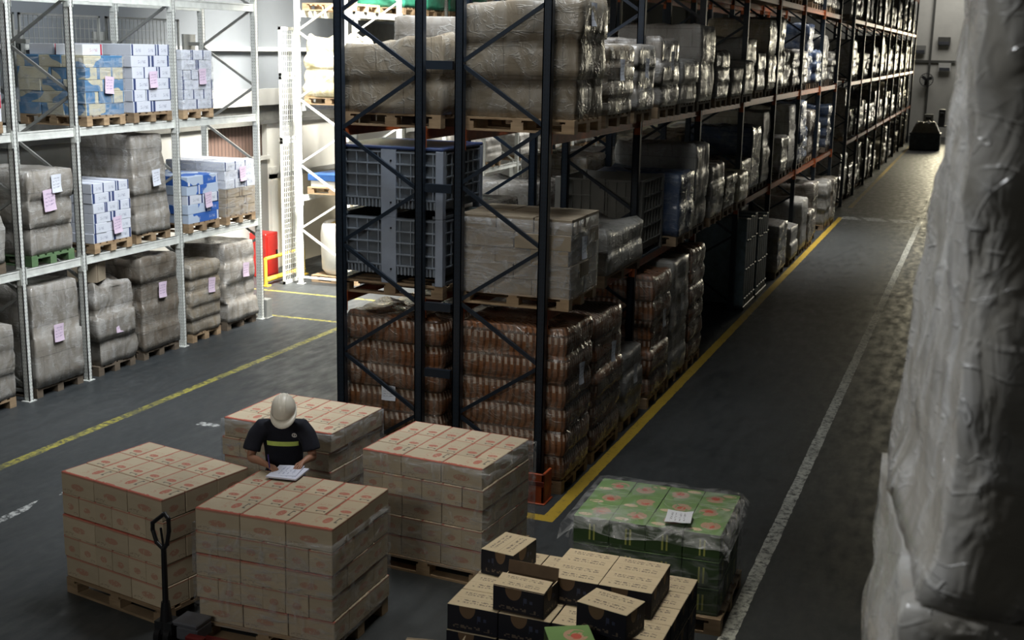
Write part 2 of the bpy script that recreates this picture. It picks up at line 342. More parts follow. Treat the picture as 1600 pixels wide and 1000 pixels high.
# ------------------------------------------------------------------ geometry helpers
class MB:
    def __init__(s): s.v = []; s.f = []; s.m = []; s.mats = []; s.sm = []
    def mi(s, mat):
        if mat not in s.mats: s.mats.append(mat)
        return s.mats.index(mat)
    def add(s, vs, fs, mat, smooth=False, mtx=None):
        o = len(s.v); k = s.mi(mat)
        for v in vs: s.v.append(tuple(mtx @ Vector(v)) if mtx is not None else tuple(v))
        for f in fs: s.f.append([i + o for i in f]); s.m.append(k); s.sm.append(smooth)
    def box(s, x0, x1, y0, y1, z0, z1, mat, mtx=None):
        vs = [(x0, y0, z0), (x1, y0, z0), (x1, y1, z0), (x0, y1, z0), (x0, y0, z1), (x1, y0, z1), (x1, y1, z1), (x0, y1, z1)]
        s.add(vs, [(0, 3, 2, 1), (4, 5, 6, 7), (0, 1, 5, 4), (1, 2, 6, 5), (2, 3, 7, 6), (3, 0, 4, 7)], mat, False, mtx)
    def tube(s, p0, p1, r, mat, n=8, r1=None, smooth=True):
        p0 = Vector(p0); p1 = Vector(p1); d = (p1 - p0); q = d.to_track_quat('Z', 'Y').to_matrix(); r1 = r if r1 is None else r1
        vs = []
        for p, rr in ((p0, r), (p1, r1)):
            for i in range(n):
                a = 2 * PI * i / n; vs.append(tuple(p + q @ Vector((rr * math.cos(a), rr * math.sin(a), 0))))
        fs = [(i, (i + 1) % n, n + (i + 1) % n, n + i) for i in range(n)]
        s.add(vs, fs, mat, smooth); s.add(vs[:n], [tuple(range(n))[::-1]], mat); s.add(vs[n:], [tuple(range(n))], mat)
    def path(s, pts, r, mat, n=8):
        for a, b in zip(pts[:-1], pts[1:]): s.tube(a, b, r, mat, n)
    def bar(s, p0, p1, w, t, mat):           # flat bar, width w in the p0-p1-z plane
        p0 = Vector(p0); p1 = Vector(p1); d = (p1 - p0).normalized(); side = Vector((0, 1, 0)); up = d.cross(side).normalized()
        if up.length < 0.1: side = Vector((1, 0, 0)); up = d.cross(side).normalized()
        vs = []
        for p in (p0, p1):
            for a, b in ((-1, -1), (1, -1), (1, 1), (-1, 1)): vs.append(tuple(p + up * a * w / 2 + side * b * t / 2))
        s.add(vs, [(0, 1, 2, 3), (7, 6, 5, 4), (0, 4, 5, 1), (1, 5, 6, 2), (2, 6, 7, 3), (3, 7, 4, 0)], mat)
    def mesh(s, name, bevel=0):
        me = bpy.data.meshes.new(name); me.from_pydata(s.v, [], s.f)
        for m in s.mats: me.materials.append(MAT[m])
        me.polygons.foreach_set('material_index', s.m); me.polygons.foreach_set('use_smooth', s.sm)
        bm = bmesh.new(); bm.from_mesh(me); bmesh.ops.recalc_face_normals(bm, faces=bm.faces)
        if bevel:
            bmesh.ops.bevel(bm, geom=[e for e in bm.edges if e.is_manifold and e.calc_face_angle(0) > 0.6], offset=bevel, segments=1, affect='EDGES')
        bm.to_mesh(me); bm.free(); me.update(); return me
    def build(s, name, parent=None, loc=(0, 0, 0), rz=0, bevel=0):
        return link(name, s.mesh(name, bevel), parent, loc, rz)
def link(name, me, parent=None, loc=(0, 0, 0), rz=0, rot=None):
    o = bpy.data.objects.new(name, me); COL.objects.link(o); o.location = loc
    o.rotation_euler = rot if rot else (0, 0, rz)
    if parent: o.parent = parent
    return o
def tag(o, label, cat, group=None):
    o['label'] = label; o['category'] = cat
    if group: o['group'] = group
    return o
def thing(name, label, cat, loc=(0, 0, 0), rz=0, group=None):
    return tag(link(name, None, None, loc, rz), label, cat, group)
def struct(o): o['kind'] = 'structure'; return o
def boxmesh(name, w, d, h, mat, bevel=0.004):
    b = MB(); b.box(-w / 2, w / 2, -d / 2, d / 2, 0, h, mat); return b.mesh(name, bevel)

# ------------------------------------------------------------------ structure
def slab(name, x0, x1, y0, y1, z0, z1, mat):
    b = MB(); b.box(x0, x1, y0, y1, z0, z1, mat); return struct(b.build(name))
slab('floor', -15.5, 3.6, -6, 81, -0.2, 0, 'floor')
slab('ceiling', -15.5, 3.6, -6, 81, 11.0, 11.2, 'ceiling_grey')
slab('wall_right', 3.2, 3.4, -6, 80.2, 0, 11, 'wall_grey')
slab('wall_back', -14.5, 3.2, 80, 80.2, 0, 11, 'wall_white')
slab('wall_front', -14.5, 3.2, -6, -5.8, 0, 11, 'wall_grey')
b = MB()
b.box(-14.6, -14.3, -6, 80, 3.85, 11, 'wall_grey'); b.box(-14.6, -14.3, -6, 20.9, 0, 3.15, 'wall_light')
b.box(-14.6, -14.3, 23.15, 80, 0, 3.15, 'wall_white'); b.box(-14.6, -14.3, 20.9, 23.15, 0, 2.45, 'wall_light')
b.box(-14.6, -14.42, 20.9, 23.15, 2.45, 3.15, 'shutter'); b.box(-14.6, -14.3, -6, 80, 3.15, 3.52, 'ledge_dark')
b.box(-14.6, -14.16, -6, 80, 3.52, 3.85, 'wall_light')
struct(b.build('wall_left'))
b = MB()
b.box(-14.3, -14.22, -6, 80, 3.12, 3.2, 'ledge_dark'); b.box(-14.3, -14.24, 20.8, 23.2, 2.38, 2.46, 'wall_white')
b.box(-14.3, -14.2, -6, 80, 4.62, 4.70, 'white_steel')
struct(b.build('trim_1'))
b = MB()   # pilasters and recesses of the far left wall
for k in range(12):
    y0 = 26.5 + 4.4 * k
    b.box(-14.3, -14.05, y0, y0 + 0.35, 3.9, 11, 'wall_light')
    b.box(-14.3, -14.22, y0 + 1.2, y0 + 3.6, 4.5, 5.3, 'ledge_dark')
struct(b.build('trim_2'))
# far wall details
b = MB()
b.box(-3.78, -3.66, 79.85, 80, 0, 9, 'ledge_dark'); b.box(-14, 3, 79.88, 80, 4.35, 4.5, 'ledge_dark')
struct(b.build('trim_3'))
# door in the lower left wall
b = MB(); b.box(-14.3, -14.24, 23.2, 23.45, 0, 2.2, 'wall_white'); b.box(-14.3, -14.24, 24.1, 24.2, 0, 2.05, 'wall_white'); b.box(-14.3, -14.24, 23.2, 27, 1.95, 2.05, 'wall_light')
b.box(-14.3, -14.27, 23.45, 27, 0, 1.95, 'wall_cream'); struct(b.build('door_1'))

# ------------------------------------------------------------------ racks
def upright_mesh(name, h, mat, w=0.095, d=0.08):
    b = MB()
    t = 0.012                                     # open C channel, front plate perforated, lips turned in
    b.box(-w / 2, w / 2, -d / 2, -d / 2 + t, 0, h, mat); b.box(-w / 2, -w / 2 + t, -d / 2, d / 2, 0, h, mat); b.box(w / 2 - t, w / 2, -d / 2, d / 2, 0, h, mat)
    b.box(-w / 2, -w / 2 + 0.028, d / 2 - t, d / 2, 0, h, mat); b.box(w / 2 - 0.028, w / 2, d / 2 - t, d / 2, 0, h, mat)
    b.box(-w / 2 - 0.02, w / 2 + 0.02, -d / 2 - 0.03, d / 2 + 0.03, 0, 0.012, mat)
    return b.mesh(name)
def rack(name, label, group, xf, xb, ys, levels, H, mu, ms, mbeam, phase=0.0, pitch=1.25, beamh=0.11, braces=True):
    """xf/xb: upright centre lines facing and away from the aisle, ys: frame positions"""
    r = thing(name, label, 'pallet rack', (xf, ys[0], 0), 0, group)
    um = upright_mesh('upright', H, mu)
    a = MB(); t = xb - xf
    a.bar((0, 0, 0), (t, 0, pitch / 2), 0.04, 0.03, ms); up = a.mesh('brace')
    a = MB(); a.bar((0, 0, pitch / 2), (t, 0, 0), 0.04, 0.03, ms); dn = a.mesh('brace')
    a = MB(); a.bar((0, 0, 0), (t, 0, 0), 0.04, 0.03, ms); hz = a.mesh('brace')
    for y in ys:
        for x in (0, t): link('upright', um, r, (x, y - ys[0], 0))
        z = 0.18 + phase; k = 0; cnt = 0
        link('brace', hz, r, (0, y - ys[0], 0.14))
        while z + pitch / 2 < H - 0.1 and cnt < 12:
            link('brace', up if k % 2 == 0 else dn, r, (0, y - ys[0], z)); z += pitch / 2; k += 1; cnt += 1
            if len(ys) > 6 and cnt >= 12: break
    for i in range(len(ys) - 1):
        L = ys[i + 1] - ys[i] - 0.09
        me = None
        for z in levels:
            for x in (0, t):
                s = 1 if (x == 0) == (xf > xb) else -1
                if me is None:
                    a = MB(); a.box(-0.02, 0.02, 0, L, -beamh, 0, mbeam); a.box(-0.026, 0.026, 0, L, -beamh, -beamh + 0.02, mbeam)
                    a.box(-0.026, 0.026, 0, L, -0.02, 0, mbeam); a.box(-0.03, 0.05, -0.004, 0.006, -0.2, 0.03, mbeam); a.box(-0.03, 0.05, L - 0.006, L + 0.004, -0.2, 0.03, mbeam)
                    me = a.mesh('beam')
                link('beam', me, r, (x + s * 0.0, ys[i] - ys[0] + 0.045, z))
    return r
MY = [12.3 + 3.6 * k for k in range(8)]          # 12.3 .. 37.15
FY = [41.2 + 3.6 * k for k in range(10)]
ML = [2.05, 3.92, 5.85, 7.7]
rack('pallet_rack', 'dark navy pallet rack with orange beams, front row facing the dark right aisle', None, -4.27, -5.24, MY, ML, 8.8, 'navy_upright', 'navy_steel', 'orange_steel', 0.0, 1.27)
rack('pallet_rack', 'dark navy pallet rack row facing the lit left aisle, back to the front row', None, -6.67, -5.70, MY, ML, 8.8, 'navy_upright', 'navy_steel', 'orange_steel', -0.05, 1.25)
rack('pallet_rack', 'distant dark rack section beyond the gap, brightly edged beams along right aisle', None, -4.27, -5.24, FY, ML, 8.8, 'navy_upright', 'navy_steel', 'orange_steel', 0.0, 1.27)
sp = MB()
for z in (1.25, 2.0, 3.3, 4.6): sp.box(0.05, 0.36, -0.03, 0.03, z - 0.045, z + 0.045, 'navy_steel')
tag(sp.build('row_spacer', None, (-5.68, 12.3, 0)), 'dark steel row spacers joining the two rack rows at their near end', 'rack spacer')
LY = [8.45, 10.75, 12.95, 14.15, 16.45, 18.77]
rack('pallet_rack', 'light grey perforated pallet rack along the left wall, holding white boxes and wrapped loads', None, -11.8, -12.85, LY, [1.80, 3.60, 5.42], 7.4, 'white_upright', 'grey_steel', 'white_steel', -0.02, 1.3, 0.12)
RY = [22.0, 24.4, 26.8, 29.2, 31.6, 34.0, 36.4, 38.8, 41.2]
rack('pallet_rack', 'sunlit white pallet rack beyond the left cross passage', None, -11.8, -12.85, RY, [1.80, 3.60, 5.42], 7.4, 'white_upright', 'white_steel', 'white_steel', 0.3, 1.3, 0.12)
g = MB()
g.box(-0.13, 0.13, -0.13, -0.10, 0, 0.34, 'guard_orange'); g.box(0.10, 0.13, -0.13, 0.13, 0, 0.34, 'guard_orange'); g.box(-0.13, -0.10, -0.13, 0.05, 0, 0.34, 'guard_orange')
g.box(-0.15, 0.15, -0.15, 0.13, 0, 0.015, 'guard_orange'); g.box(-0.135, 0.135, -0.137, -0.13, 0.20, 0.26, 'dark_red')
tag(g.build('post_guard', None, (-4.24, 12.16, 0), 0, 0.006), 'orange steel guard around the foot of the near corner rack post', 'post guard')
g = MB(); g.box(-0.09, 0.09, -0.09, 0.09, 0, 0.34, 'grey_steel'); g.box(-0.11, 0.11, -0.11, 0.11, 0, 0.015, 'grey_steel')
tag(g.build('post_guard', None, (-11.79, 18.90, 0), 0, 0.006), 'grey steel guard at the foot of the last left rack post', 'post guard')

# ------------------------------------------------------------------ pallets and loads
def pallet_mesh(w, d, wood='wood', h=0.145):
    b = MB()
    for i in range(6):                             # deck boards run along x
        y = -d / 2 + i * (d - 0.11) / 5; b.box(-w / 2, w / 2, y, y + 0.11, h - 0.022, h, wood)
    for x in (-w / 2, -0.05, w / 2 - 0.1): b.box(x, x + 0.1, -d / 2, d / 2, h - 0.044, h - 0.0221, wood)
    for x in (-w / 2, -0.07, w / 2 - 0.14):
        for y in (-d / 2, -0.06, d / 2 - 0.12): b.box(x, x + 0.14, y, y + 0.12, 0.022, h - 0.0441, wood)
    for y in (-d / 2, -0.06, d / 2 - 0.12): b.box(-w / 2, w / 2, y, y + 0.12, 0, 0.0219, wood)
    return b.mesh('pallet')
_pm = {}
def pmesh(w, d, wood='wood'):
    k = (round(w, 2), round(d, 2), wood)
    if k not in _pm: _pm[k] = pallet_mesh(w, d, wood)
    return _pm[k]

def wrapped_mesh(w, d, h, tiers, seed, mat, bulge=0.009, lean=(0, 0), rad=0.035, lump=0.012, mess=0.03, taper=0.0, slope=0.0, jit=0.012, name='wrapped_goods', z0=0.0, sub=5):
    rs = random.Random(seed); b = MB()
    # ring of unit rounded rectangle
    ring = []
    nx_, ny_ = 9, 9
    def corner(cx_, cy_, a0):
        for k in range(4): a = a0 + k * PI / 6; ring.append((cx_ + rad * math.cos(a), cy_ + rad * math.sin(a), math.cos(a), math.sin(a)))
    hw, hd = w / 2 - rad, d / 2 - rad
    corner(hw, hd, 0)
    for k in range(1, nx_): ring.append((hw - 2 * hw * k / nx_, d / 2, 0, 1))
    corner(-hw, hd, PI / 2)
    for k in range(1, ny_): ring.append((-w / 2, hd - 2 * hd * k / ny_, -1, 0))
    corner(-hw, -hd, PI)
    for k in range(1, nx_): ring.append((-hw + 2 * hw * k / nx_, -d / 2, 0, -1))
    corner(hw, -hd, 1.5 * PI)
    for k in range(1, ny_): ring.append((w / 2, -hd + 2 * hd * k / ny_, 1, 0))
    n_ = len(ring); levels = []
    for t in range(tiers):
        jx, jy = rs.uniform(-jit, jit), rs.uniform(-jit, jit); js = rs.uniform(-jit, jit) * 0.6
        for s in range(sub):
            f = s / (sub - 1); prof = -bulge * (abs(2 * f - 1) ** 5)
            levels.append(((t + f * 0.985) / tiers, jx, jy, prof + js))
    vs = []
    so = Vector((seed * 3.7, seed * 1.3, 0))
    for (zf, jx, jy, off) in levels:
        sc = 1 - taper * zf
        for (x, y, ax, ay) in ring:
            z = zf * h
            z *= 1 + slope * (x / w)               # sloping top
            nn = noise.noise(Vector((x * 3.2, y * 3.2, z * 5)) + so) * lump + noise.noise(Vector((x * 7, y * 7, z * 10)) + so) * lump * 0.3
            vs.append(((x + ax * (off + nn)) * sc + jx + lean[0] * zf * h, (y + ay * (off + nn)) * sc + jy + lean[1] * zf * h, z0 + z))
    fs = []
    for L in range(len(levels) - 1):
        for i in range(n_): j = (i + 1) % n_; fs.append((L * n_ + i, L * n_ + j, (L + 1) * n_ + j, (L + 1) * n_ + i))
    base = (len(levels) - 1) * n_; prev = base
    zf, jx, jy, off = levels[-1]; sc = 1 - taper
    for q in (0.93, 0.65, 0.3):
        st = len(vs)
        for (x, y, ax, ay) in ring:
            zz = h * (1 + slope * (x * q / w)) + (noise.noise(Vector((x * q * 4, y * q * 4, 3)) + so) * mess + mess * 0.25)
            vs.append((x * q * sc + jx + lean[0] * h, y * q * sc + jy + lean[1] * h, z0 + zz))
        for i in range(n_): j = (i + 1) % n_; fs.append((prev + i, prev + j, st + j, st + i))
        prev = st
    fs.append(tuple(prev + i for i in range(n_))); fs.append(tuple(range(n_ - 1, -1, -1)))
    b.add(vs, fs, mat, True); me = b.mesh(name); return me

def tagsheet(parent, x, y, z, w=0.2, h=0.24, mat='tag_pink', tilt=0.0, axis='x'):
    b = MB()                                        # sheet stuck on the face, slightly curled, with thickness
    pts = []
    for i in range(4):
        for j in range(4):
            u = (j / 3 - 0.5) * w; v = (i / 3) * h; c_ = 0.008 * math.sin(j * 1.3 + i * 0.9) + (0.012 if i == 0 else 0)
            pts.append((c_, u, v))
    vs = pts + [(p[0] - 0.003, p[1], p[2]) for p in pts]
    fs = []
    for i in range(3):
        for j in range(3):
            a = i * 4 + j; fs.append((a, a + 1, a + 5, a + 4)); fs.append((16 + a, 16 + a + 4, 16 + a + 5, 16 + a + 1))
    b.add(vs, fs, mat, True)
    o = b.build('label_sheet', parent, (x, y, z)); o.rotation_euler = (tilt, 0.0, 0 if axis == 'x' else -PI / 2)
    return o

_wm = {}
def wload(label, x, y, z, w=1.25, d=0.95, h=1.3, mat='wrap_brown', tiers=4, seed=None, tagc=None, tagz=0.6, wood='wood', group=None, rz=0, pal=True, name='pallet_load', tagw=0.2, face='x', **kw):
    """film wrapped load on a pallet, (x, y, z) base centre; w runs across the aisle"""
    t = thing(name, label, 'pallet load', (x, y, z), rz, group)
    ph = 0.145 if pal else 0
    if pal: link('pallet', pmesh(w - 0.05, d - 0.02, wood), t)
    key = None
    if seed is None:
        key = (round(w, 1), round(d, 2), round(h, 1), mat, tiers, random.randint(0, 1)); seed = hash(key) % 97
        if key in _wm: me = _wm[key]
        else: me = _wm[key] = wrapped_mesh(w, d, h - ph, tiers, random.randint(0, 99), mat, **kw)
    else: me = wrapped_mesh(w, d, h - ph, tiers, seed, mat, **kw)
    link('wrapped_goods', me, t, (0, 0, ph))
    if tagc:
        if face == 'x': tagsheet(t, w / 2 + 0.028, random.uniform(-0.1, 0.1), ph + tagz * (h - ph), tagw, tagw * 1.2, tagc, random.uniform(-0.12, 0.12))
        else: tagsheet(t, random.uniform(-0.1, 0.1), -d / 2 - 0.028, ph + tagz * (h - ph), tagw, tagw * 1.0, tagc, 0, 'y')
    return t

def box_load(label, x, y, z, w=1.2, d=0.9, nz=6, bh=0.155, mats=('box_white',), tagc=None, tagz=0.3, wood='wood', group=None, jit=0.008, top=None, film=None, drop=(), tagy=0.05):
    t = thing('pallet_load', label, 'pallet load', (x, y, z), 0, group)
    link('pallet', pmesh(w, d, wood), t)
    meshes = {}
    rs = random.Random(hash(label) % 1000 if False else len(label) * 7)
    for k in range(nz):
        m = mats[k] if len(mats) == nz else mats[0]
        nx_, ny_ = (3, 2) if k % 2 == 0 else (2, 3)
        bw, bd = w / nx_, d / ny_
        key = (nx_, m)
        if key not in meshes: meshes[key] = boxmesh('carton', bw - 0.006, bd - 0.006, bh - 0.003, m)
        for i in range(nx_):
            for j in range(ny_):
                if (k, i, j) in drop: continue
                link('carton', meshes[key], t, (-w / 2 + bw * (i + 0.5) + rs.uniform(-jit, jit), -d / 2 + bd * (j + 0.5) + rs.uniform(-jit, jit), 0.145 + k * bh), rs.uniform(-0.01, 0.01))
    if film:
        link('stretch_wrap', shell_mesh(w + 0.02, d + 0.02, nz * bh - 0.02, film, 5), t, (0, 0, 0.13))
    if tagc: tagsheet(t, w / 2 + 0.03, tagy, 0.145 + tagz * nz * bh, 0.2, 0.24, tagc, rs.uniform(-0.1, 0.1))
    return t

def shell_mesh(w, d, h, mat, seed=1, lip=0.06, wob=0.006, top=False, n_=14, nz_=10):
    """open skin of film around a stack; folds a little over the top edge"""
    b = MB(); ring = []
    r = 0.02
    for k in range(n_): ring.append((-w / 2 + w * k / n_, -d / 2, 0, -1))
    for k in range(n_): ring.append((w / 2, -d / 2 + d * k / n_, 1, 0))
    for k in range(n_): ring.append((w / 2 - w * k / n_, d / 2, 0, 1))
    for k in range(n_): ring.append((-w / 2, d / 2 - d * k / n_, -1, 0))
    m_ = len(ring); vs = []; fs = []; so = Vector((seed * 2.1, seed, 0))
    for L in range(nz_ + 1):
        z = h * L / nz_
        for (x, y, ax, ay) in ring:
            q = abs(noise.noise(Vector((x * 4, y * 4, z * 8)) + so)) * wob * 2; vs.append((x + ax * q, y + ay * q, z))
    for (x, y, ax, ay) in ring:
        k = 1 - lip * 2 / min(w, d) if not top else 0.9; vs.append((x * k, y * k, h + 0.006 + 0.01 * abs(noise.noise(Vector((x * 6, y * 6, 1)) + so))))
    tot = nz_ + 2
    for L in range(tot - 1):
        for i in range(m_): j = (i + 1) % m_; fs.append((L * m_ + i, L * m_ + j, (L + 1) * m_ + j, (L + 1) * m_ + i))
    if top: fs.append(tuple((tot - 1) * m_ + i for i in range(m_)))
    b.add(vs, fs, mat, True); return b.mesh('stretch_wrap')

def crate(label, x, y, z, w=1.36, d=1.15, h=0.74, group=None, lid=False, mat='bin_grey', seed=0):
    """big ribbed plastic pallet box: panels with rib grid, corner posts, centre strap, runners"""
    t = thing('pallet_box', label, 'plastic pallet box', (x, y, z), 0, group)
    b = MB(); hw, hd = w / 2, d / 2; p = 'bin_dark' if mat == 'bin_grey' else mat; z0 = 0.1
    b.box(-hw + 0.04, hw - 0.04, -hd + 0.04, hd - 0.04, z0, z0 + 0.03, p)
    for (x0, x1, y0, y1) in ((-hw + 0.03, hw - 0.03, -hd + 0.03, -hd + 0.045), (-hw + 0.03, hw - 0.03, hd - 0.045, hd - 0.03), (-hw + 0.03, -hw + 0.045, -hd + 0.03, hd - 0.03), (hw - 0.045, hw - 0.03, -hd + 0.03, hd - 0.03)):
        b.box(x0, x1, y0, y1, z0, h - 0.01, p)
    b.build('body', t)
    b = MB()
    for s in (-1, 1):
        for k in range(5):                           # horizontal ribs on the four sides
            zz = z0 + 0.10 + k * (h - z0 - 0.13) / 4
            ya = sorted((s * (hd - 0.028), s * (hd - 0.004))); b.box(-hw + 0.09, hw - 0.09, ya[0], ya[1], zz - 0.008, zz + 0.008, mat)
            xa = sorted((s * (hw - 0.028), s * (hw - 0.004))); b.box(xa[0], xa[1], -hd + 0.09, hd - 0.09, zz - 0.008, zz + 0.008, mat)
        for k in range(9):
            xx = -hw + 0.12 + k * (w - 0.24) / 8; ya = sorted((s * (hd - 0.028), s * (hd - 0.006)))
            b.box(xx - 0.006, xx + 0.006, ya[0], ya[1], z0 + 0.10, h - 0.03, mat)
        for k in range(7):
            yy = -hd + 0.12 + k * (d - 0.24) / 6; xa = sorted((s * (hw - 0.028), s * (hw - 0.006)))
            b.box(xa[0], xa[1], yy - 0.006, yy + 0.006, z0 + 0.10, h - 0.03, mat)
        for k in range(26):                          # comb of short slots at the bottom edge
            xx = -hw + 0.1 + k * (w - 0.2) / 25; ya = sorted((s * (hd - 0.028), s * (hd - 0.004))); b.box(xx - 0.008, xx + 0.008, ya[0], ya[1], z0, z0 + 0.085, mat)
    b.build('rib_grid', t)
    b = MB()
    for sx in (-1, 1):
        for sy in (-1, 1):
            b = MB(); xa = sorted((sx * (hw - 0.09), sx * hw)); ya = sorted((sy * (hd - 0.09), sy * hd)); b.box(xa[0], xa[1], ya[0], ya[1], 0, h, 'bin_strap' if mat == 'bin_grey' else mat)
            b.build('corner_post', t, bevel=0.006)
    for s in (-1, 1):
        b = MB(); ya = sorted((s * (hd - 0.03), s * (hd + 0.006))); b.box(-0.09, 0.09, ya[0], ya[1], 0, h, 'bin_strap' if mat == 'bin_grey' else mat)
        for zz in (0.16, h - 0.12): b.tube((0.03, s * hd, zz), (0.03, s * (hd + 0.012), zz), 0.012, 'black_plastic', 8)
        b.build('centre_strap', t)
    for xx in (-hw + 0.01, -0.06, hw - 0.13): b = MB(); b.box(xx, xx + 0.12, -hd + 0.02, hd - 0.02, 0, 0.03, 'bin_dark'); b.build('runner', t)
    if lid:
        b = MB(); b.box(-hw, hw, -hd, hd, h, h + 0.035, 'bin_lid'); b.build('lid', t, bevel=0.01)
    return t

def panel_stack(label, x, y, z, w, d, h):
    """upright nested plastic panels standing side by side on a low base"""
    t = thing('panel_stack', label, 'plastic stack', (x, y, z))
    b = MB(); b.box(-w / 2, w / 2, -d / 2, d / 2, 0, 0.08, 'dark_steel'); b.build('base', t, bevel=0.01)
    n_ = 5; tw = (d - 0.04) / n_
    for k in range(n_):
        y0 = -d / 2 + 0.02 + k * tw; hh = h - 0.08 - 0.03 * (k % 2)
        b = MB(); b.box(-w / 2 + 0.02, w / 2 - 0.02, y0, y0 + tw - 0.03, 0.08, 0.08 + hh, 'teal_plastic')
        for q in range(3): b.box(w / 2 - 0.02, w / 2 + 0.005, y0 + 0.02, y0 + tw - 0.05, 0.2 + q * hh / 3, 0.24 + q * hh / 3, 'teal_plastic')
        b.build('panel', t, bevel=0.012)
    return t

# ---- main rack, near end -----------------------------------------------------------------
XR, XL = -4.65, -6.12                               # centre lines of the two rows of goods
Z1, Z2, Z3, Z4 = 2.055, 3.925, 5.855, 7.705
# front row, nearest bay
wload('tall film-wrapped load of amber bottles on the floor at the near rack corner, white tag', XR, 12.88, 0, 1.28, 0.98, 1.84, 'wrap_amber', 6, 3, 'tag_white', 0.6, bulge=0.028, rad=0.06, lump=0.014, jit=0.006)
wload('film-wrapped amber bottle load on the floor, second from the near corner of right aisle', XR, 14.08, 0, 1.28, 1.15, 1.74, 'wrap_amber', 5, 4, 'tag_white', 0.62, bulge=0.025, rad=0.06, lump=0.018)
wload('short wrapped load on the floor beside the second rack post of the right aisle', XR, 15.30, 0, 1.22, 0.85, 1.0, 'wrap_grey', 3, 5, 'tag_dim', 0.5)
lb = box_load('film-wrapped brown cartons at second level of the rack end, above the amber bottles', XR, 12.90, Z1, 1.28, 0.98, 5, 0.168, ('box_plain',), 'tag_white', 0.45, film='film_heavy', jit=0.018, tagy=-0.1)
wload('low film-wrapped pile beside cartons at second level near the rack end', XR, 14.65, Z1, 1.25, 1.6, 0.62, 'wrap_pale', 2, 6, None, mess=0.09, lump=0.03)
wload('huge bulging film-wrapped load of large cartons, top right of the rack end', XR, 12.92, Z2, 1.32, 0.98, 1.34, 'wrap_big', 3, 8, 'tag_white', 0.8, bulge=0.016, rad=0.04, lump=0.025, mess=0.05, slope=0.08, jit=0.025)
wload('wrapped carton load behind the huge one on the third level', XR, 14.15, Z2, 1.28, 1.05, 0.90, 'wrap_brown', 4, 9, 'tag_white', 0.5, lump=0.02)
wload('pale topped wrapped load beside second post, third level of right aisle rack', XR, 15.28, Z2, 1.26, 0.85, 0.92, 'wrap_grey', 3, 10, 'tag_white', 0.5, lump=0.02)
# back row (left), nearest bay
wload('film-wrapped amber bottle load on the floor at the left of the rack end', XL, 12.92, 0, 1.28, 0.98, 1.78, 'wrap_amber', 6, 12, 'tag_white', 0.42, face='y', bulge=0.035, rad=0.12, lump=0.02, mess=0.08, tagw=0.17)
wload('dull wrapped load on the floor behind the left amber bottles', XL, 14.15, 0, 1.25, 1.0, 1.7, 'wrap_brown', 5, 13)
p = link('pallet', pmesh(1.3, 1.1)); p.location = (XL, 12.95, Z1 - 0.0); tag(p, 'wooden pallet under the two stacked grey pallet boxes', 'pallet')
crate('lower of two grey ribbed plastic pallet boxes at the left of the rack end', XL, 12.96, Z1 + 0.146, w=1.30, group=None)
crate('upper of two grey ribbed pallet boxes, dark blue lid, left of the rack end', XL, 12.96, Z1 + 0.146 + 0.742, w=1.30, lid=True)
wload('low wrapped load behind the grey pallet boxes on the second level', XL, 14.35, Z1, 1.2, 1.0, 0.9, 'wrap_dark', 3, 15)
wload('slanting film-wrapped load on the third level above the grey pallet boxes', XL, 12.92, Z2, 1.24, 0.98, 0.90, 'wrap_big', 2, 14, bulge=0.012, lump=0.03, mess=0.06, slope=0.22, jit=0.02)
wload('wrapped load on the third level behind the slanting one, left row', XL, 14.2, Z2, 1.2, 0.95, 1.2, 'wrap_grey', 3, 16)

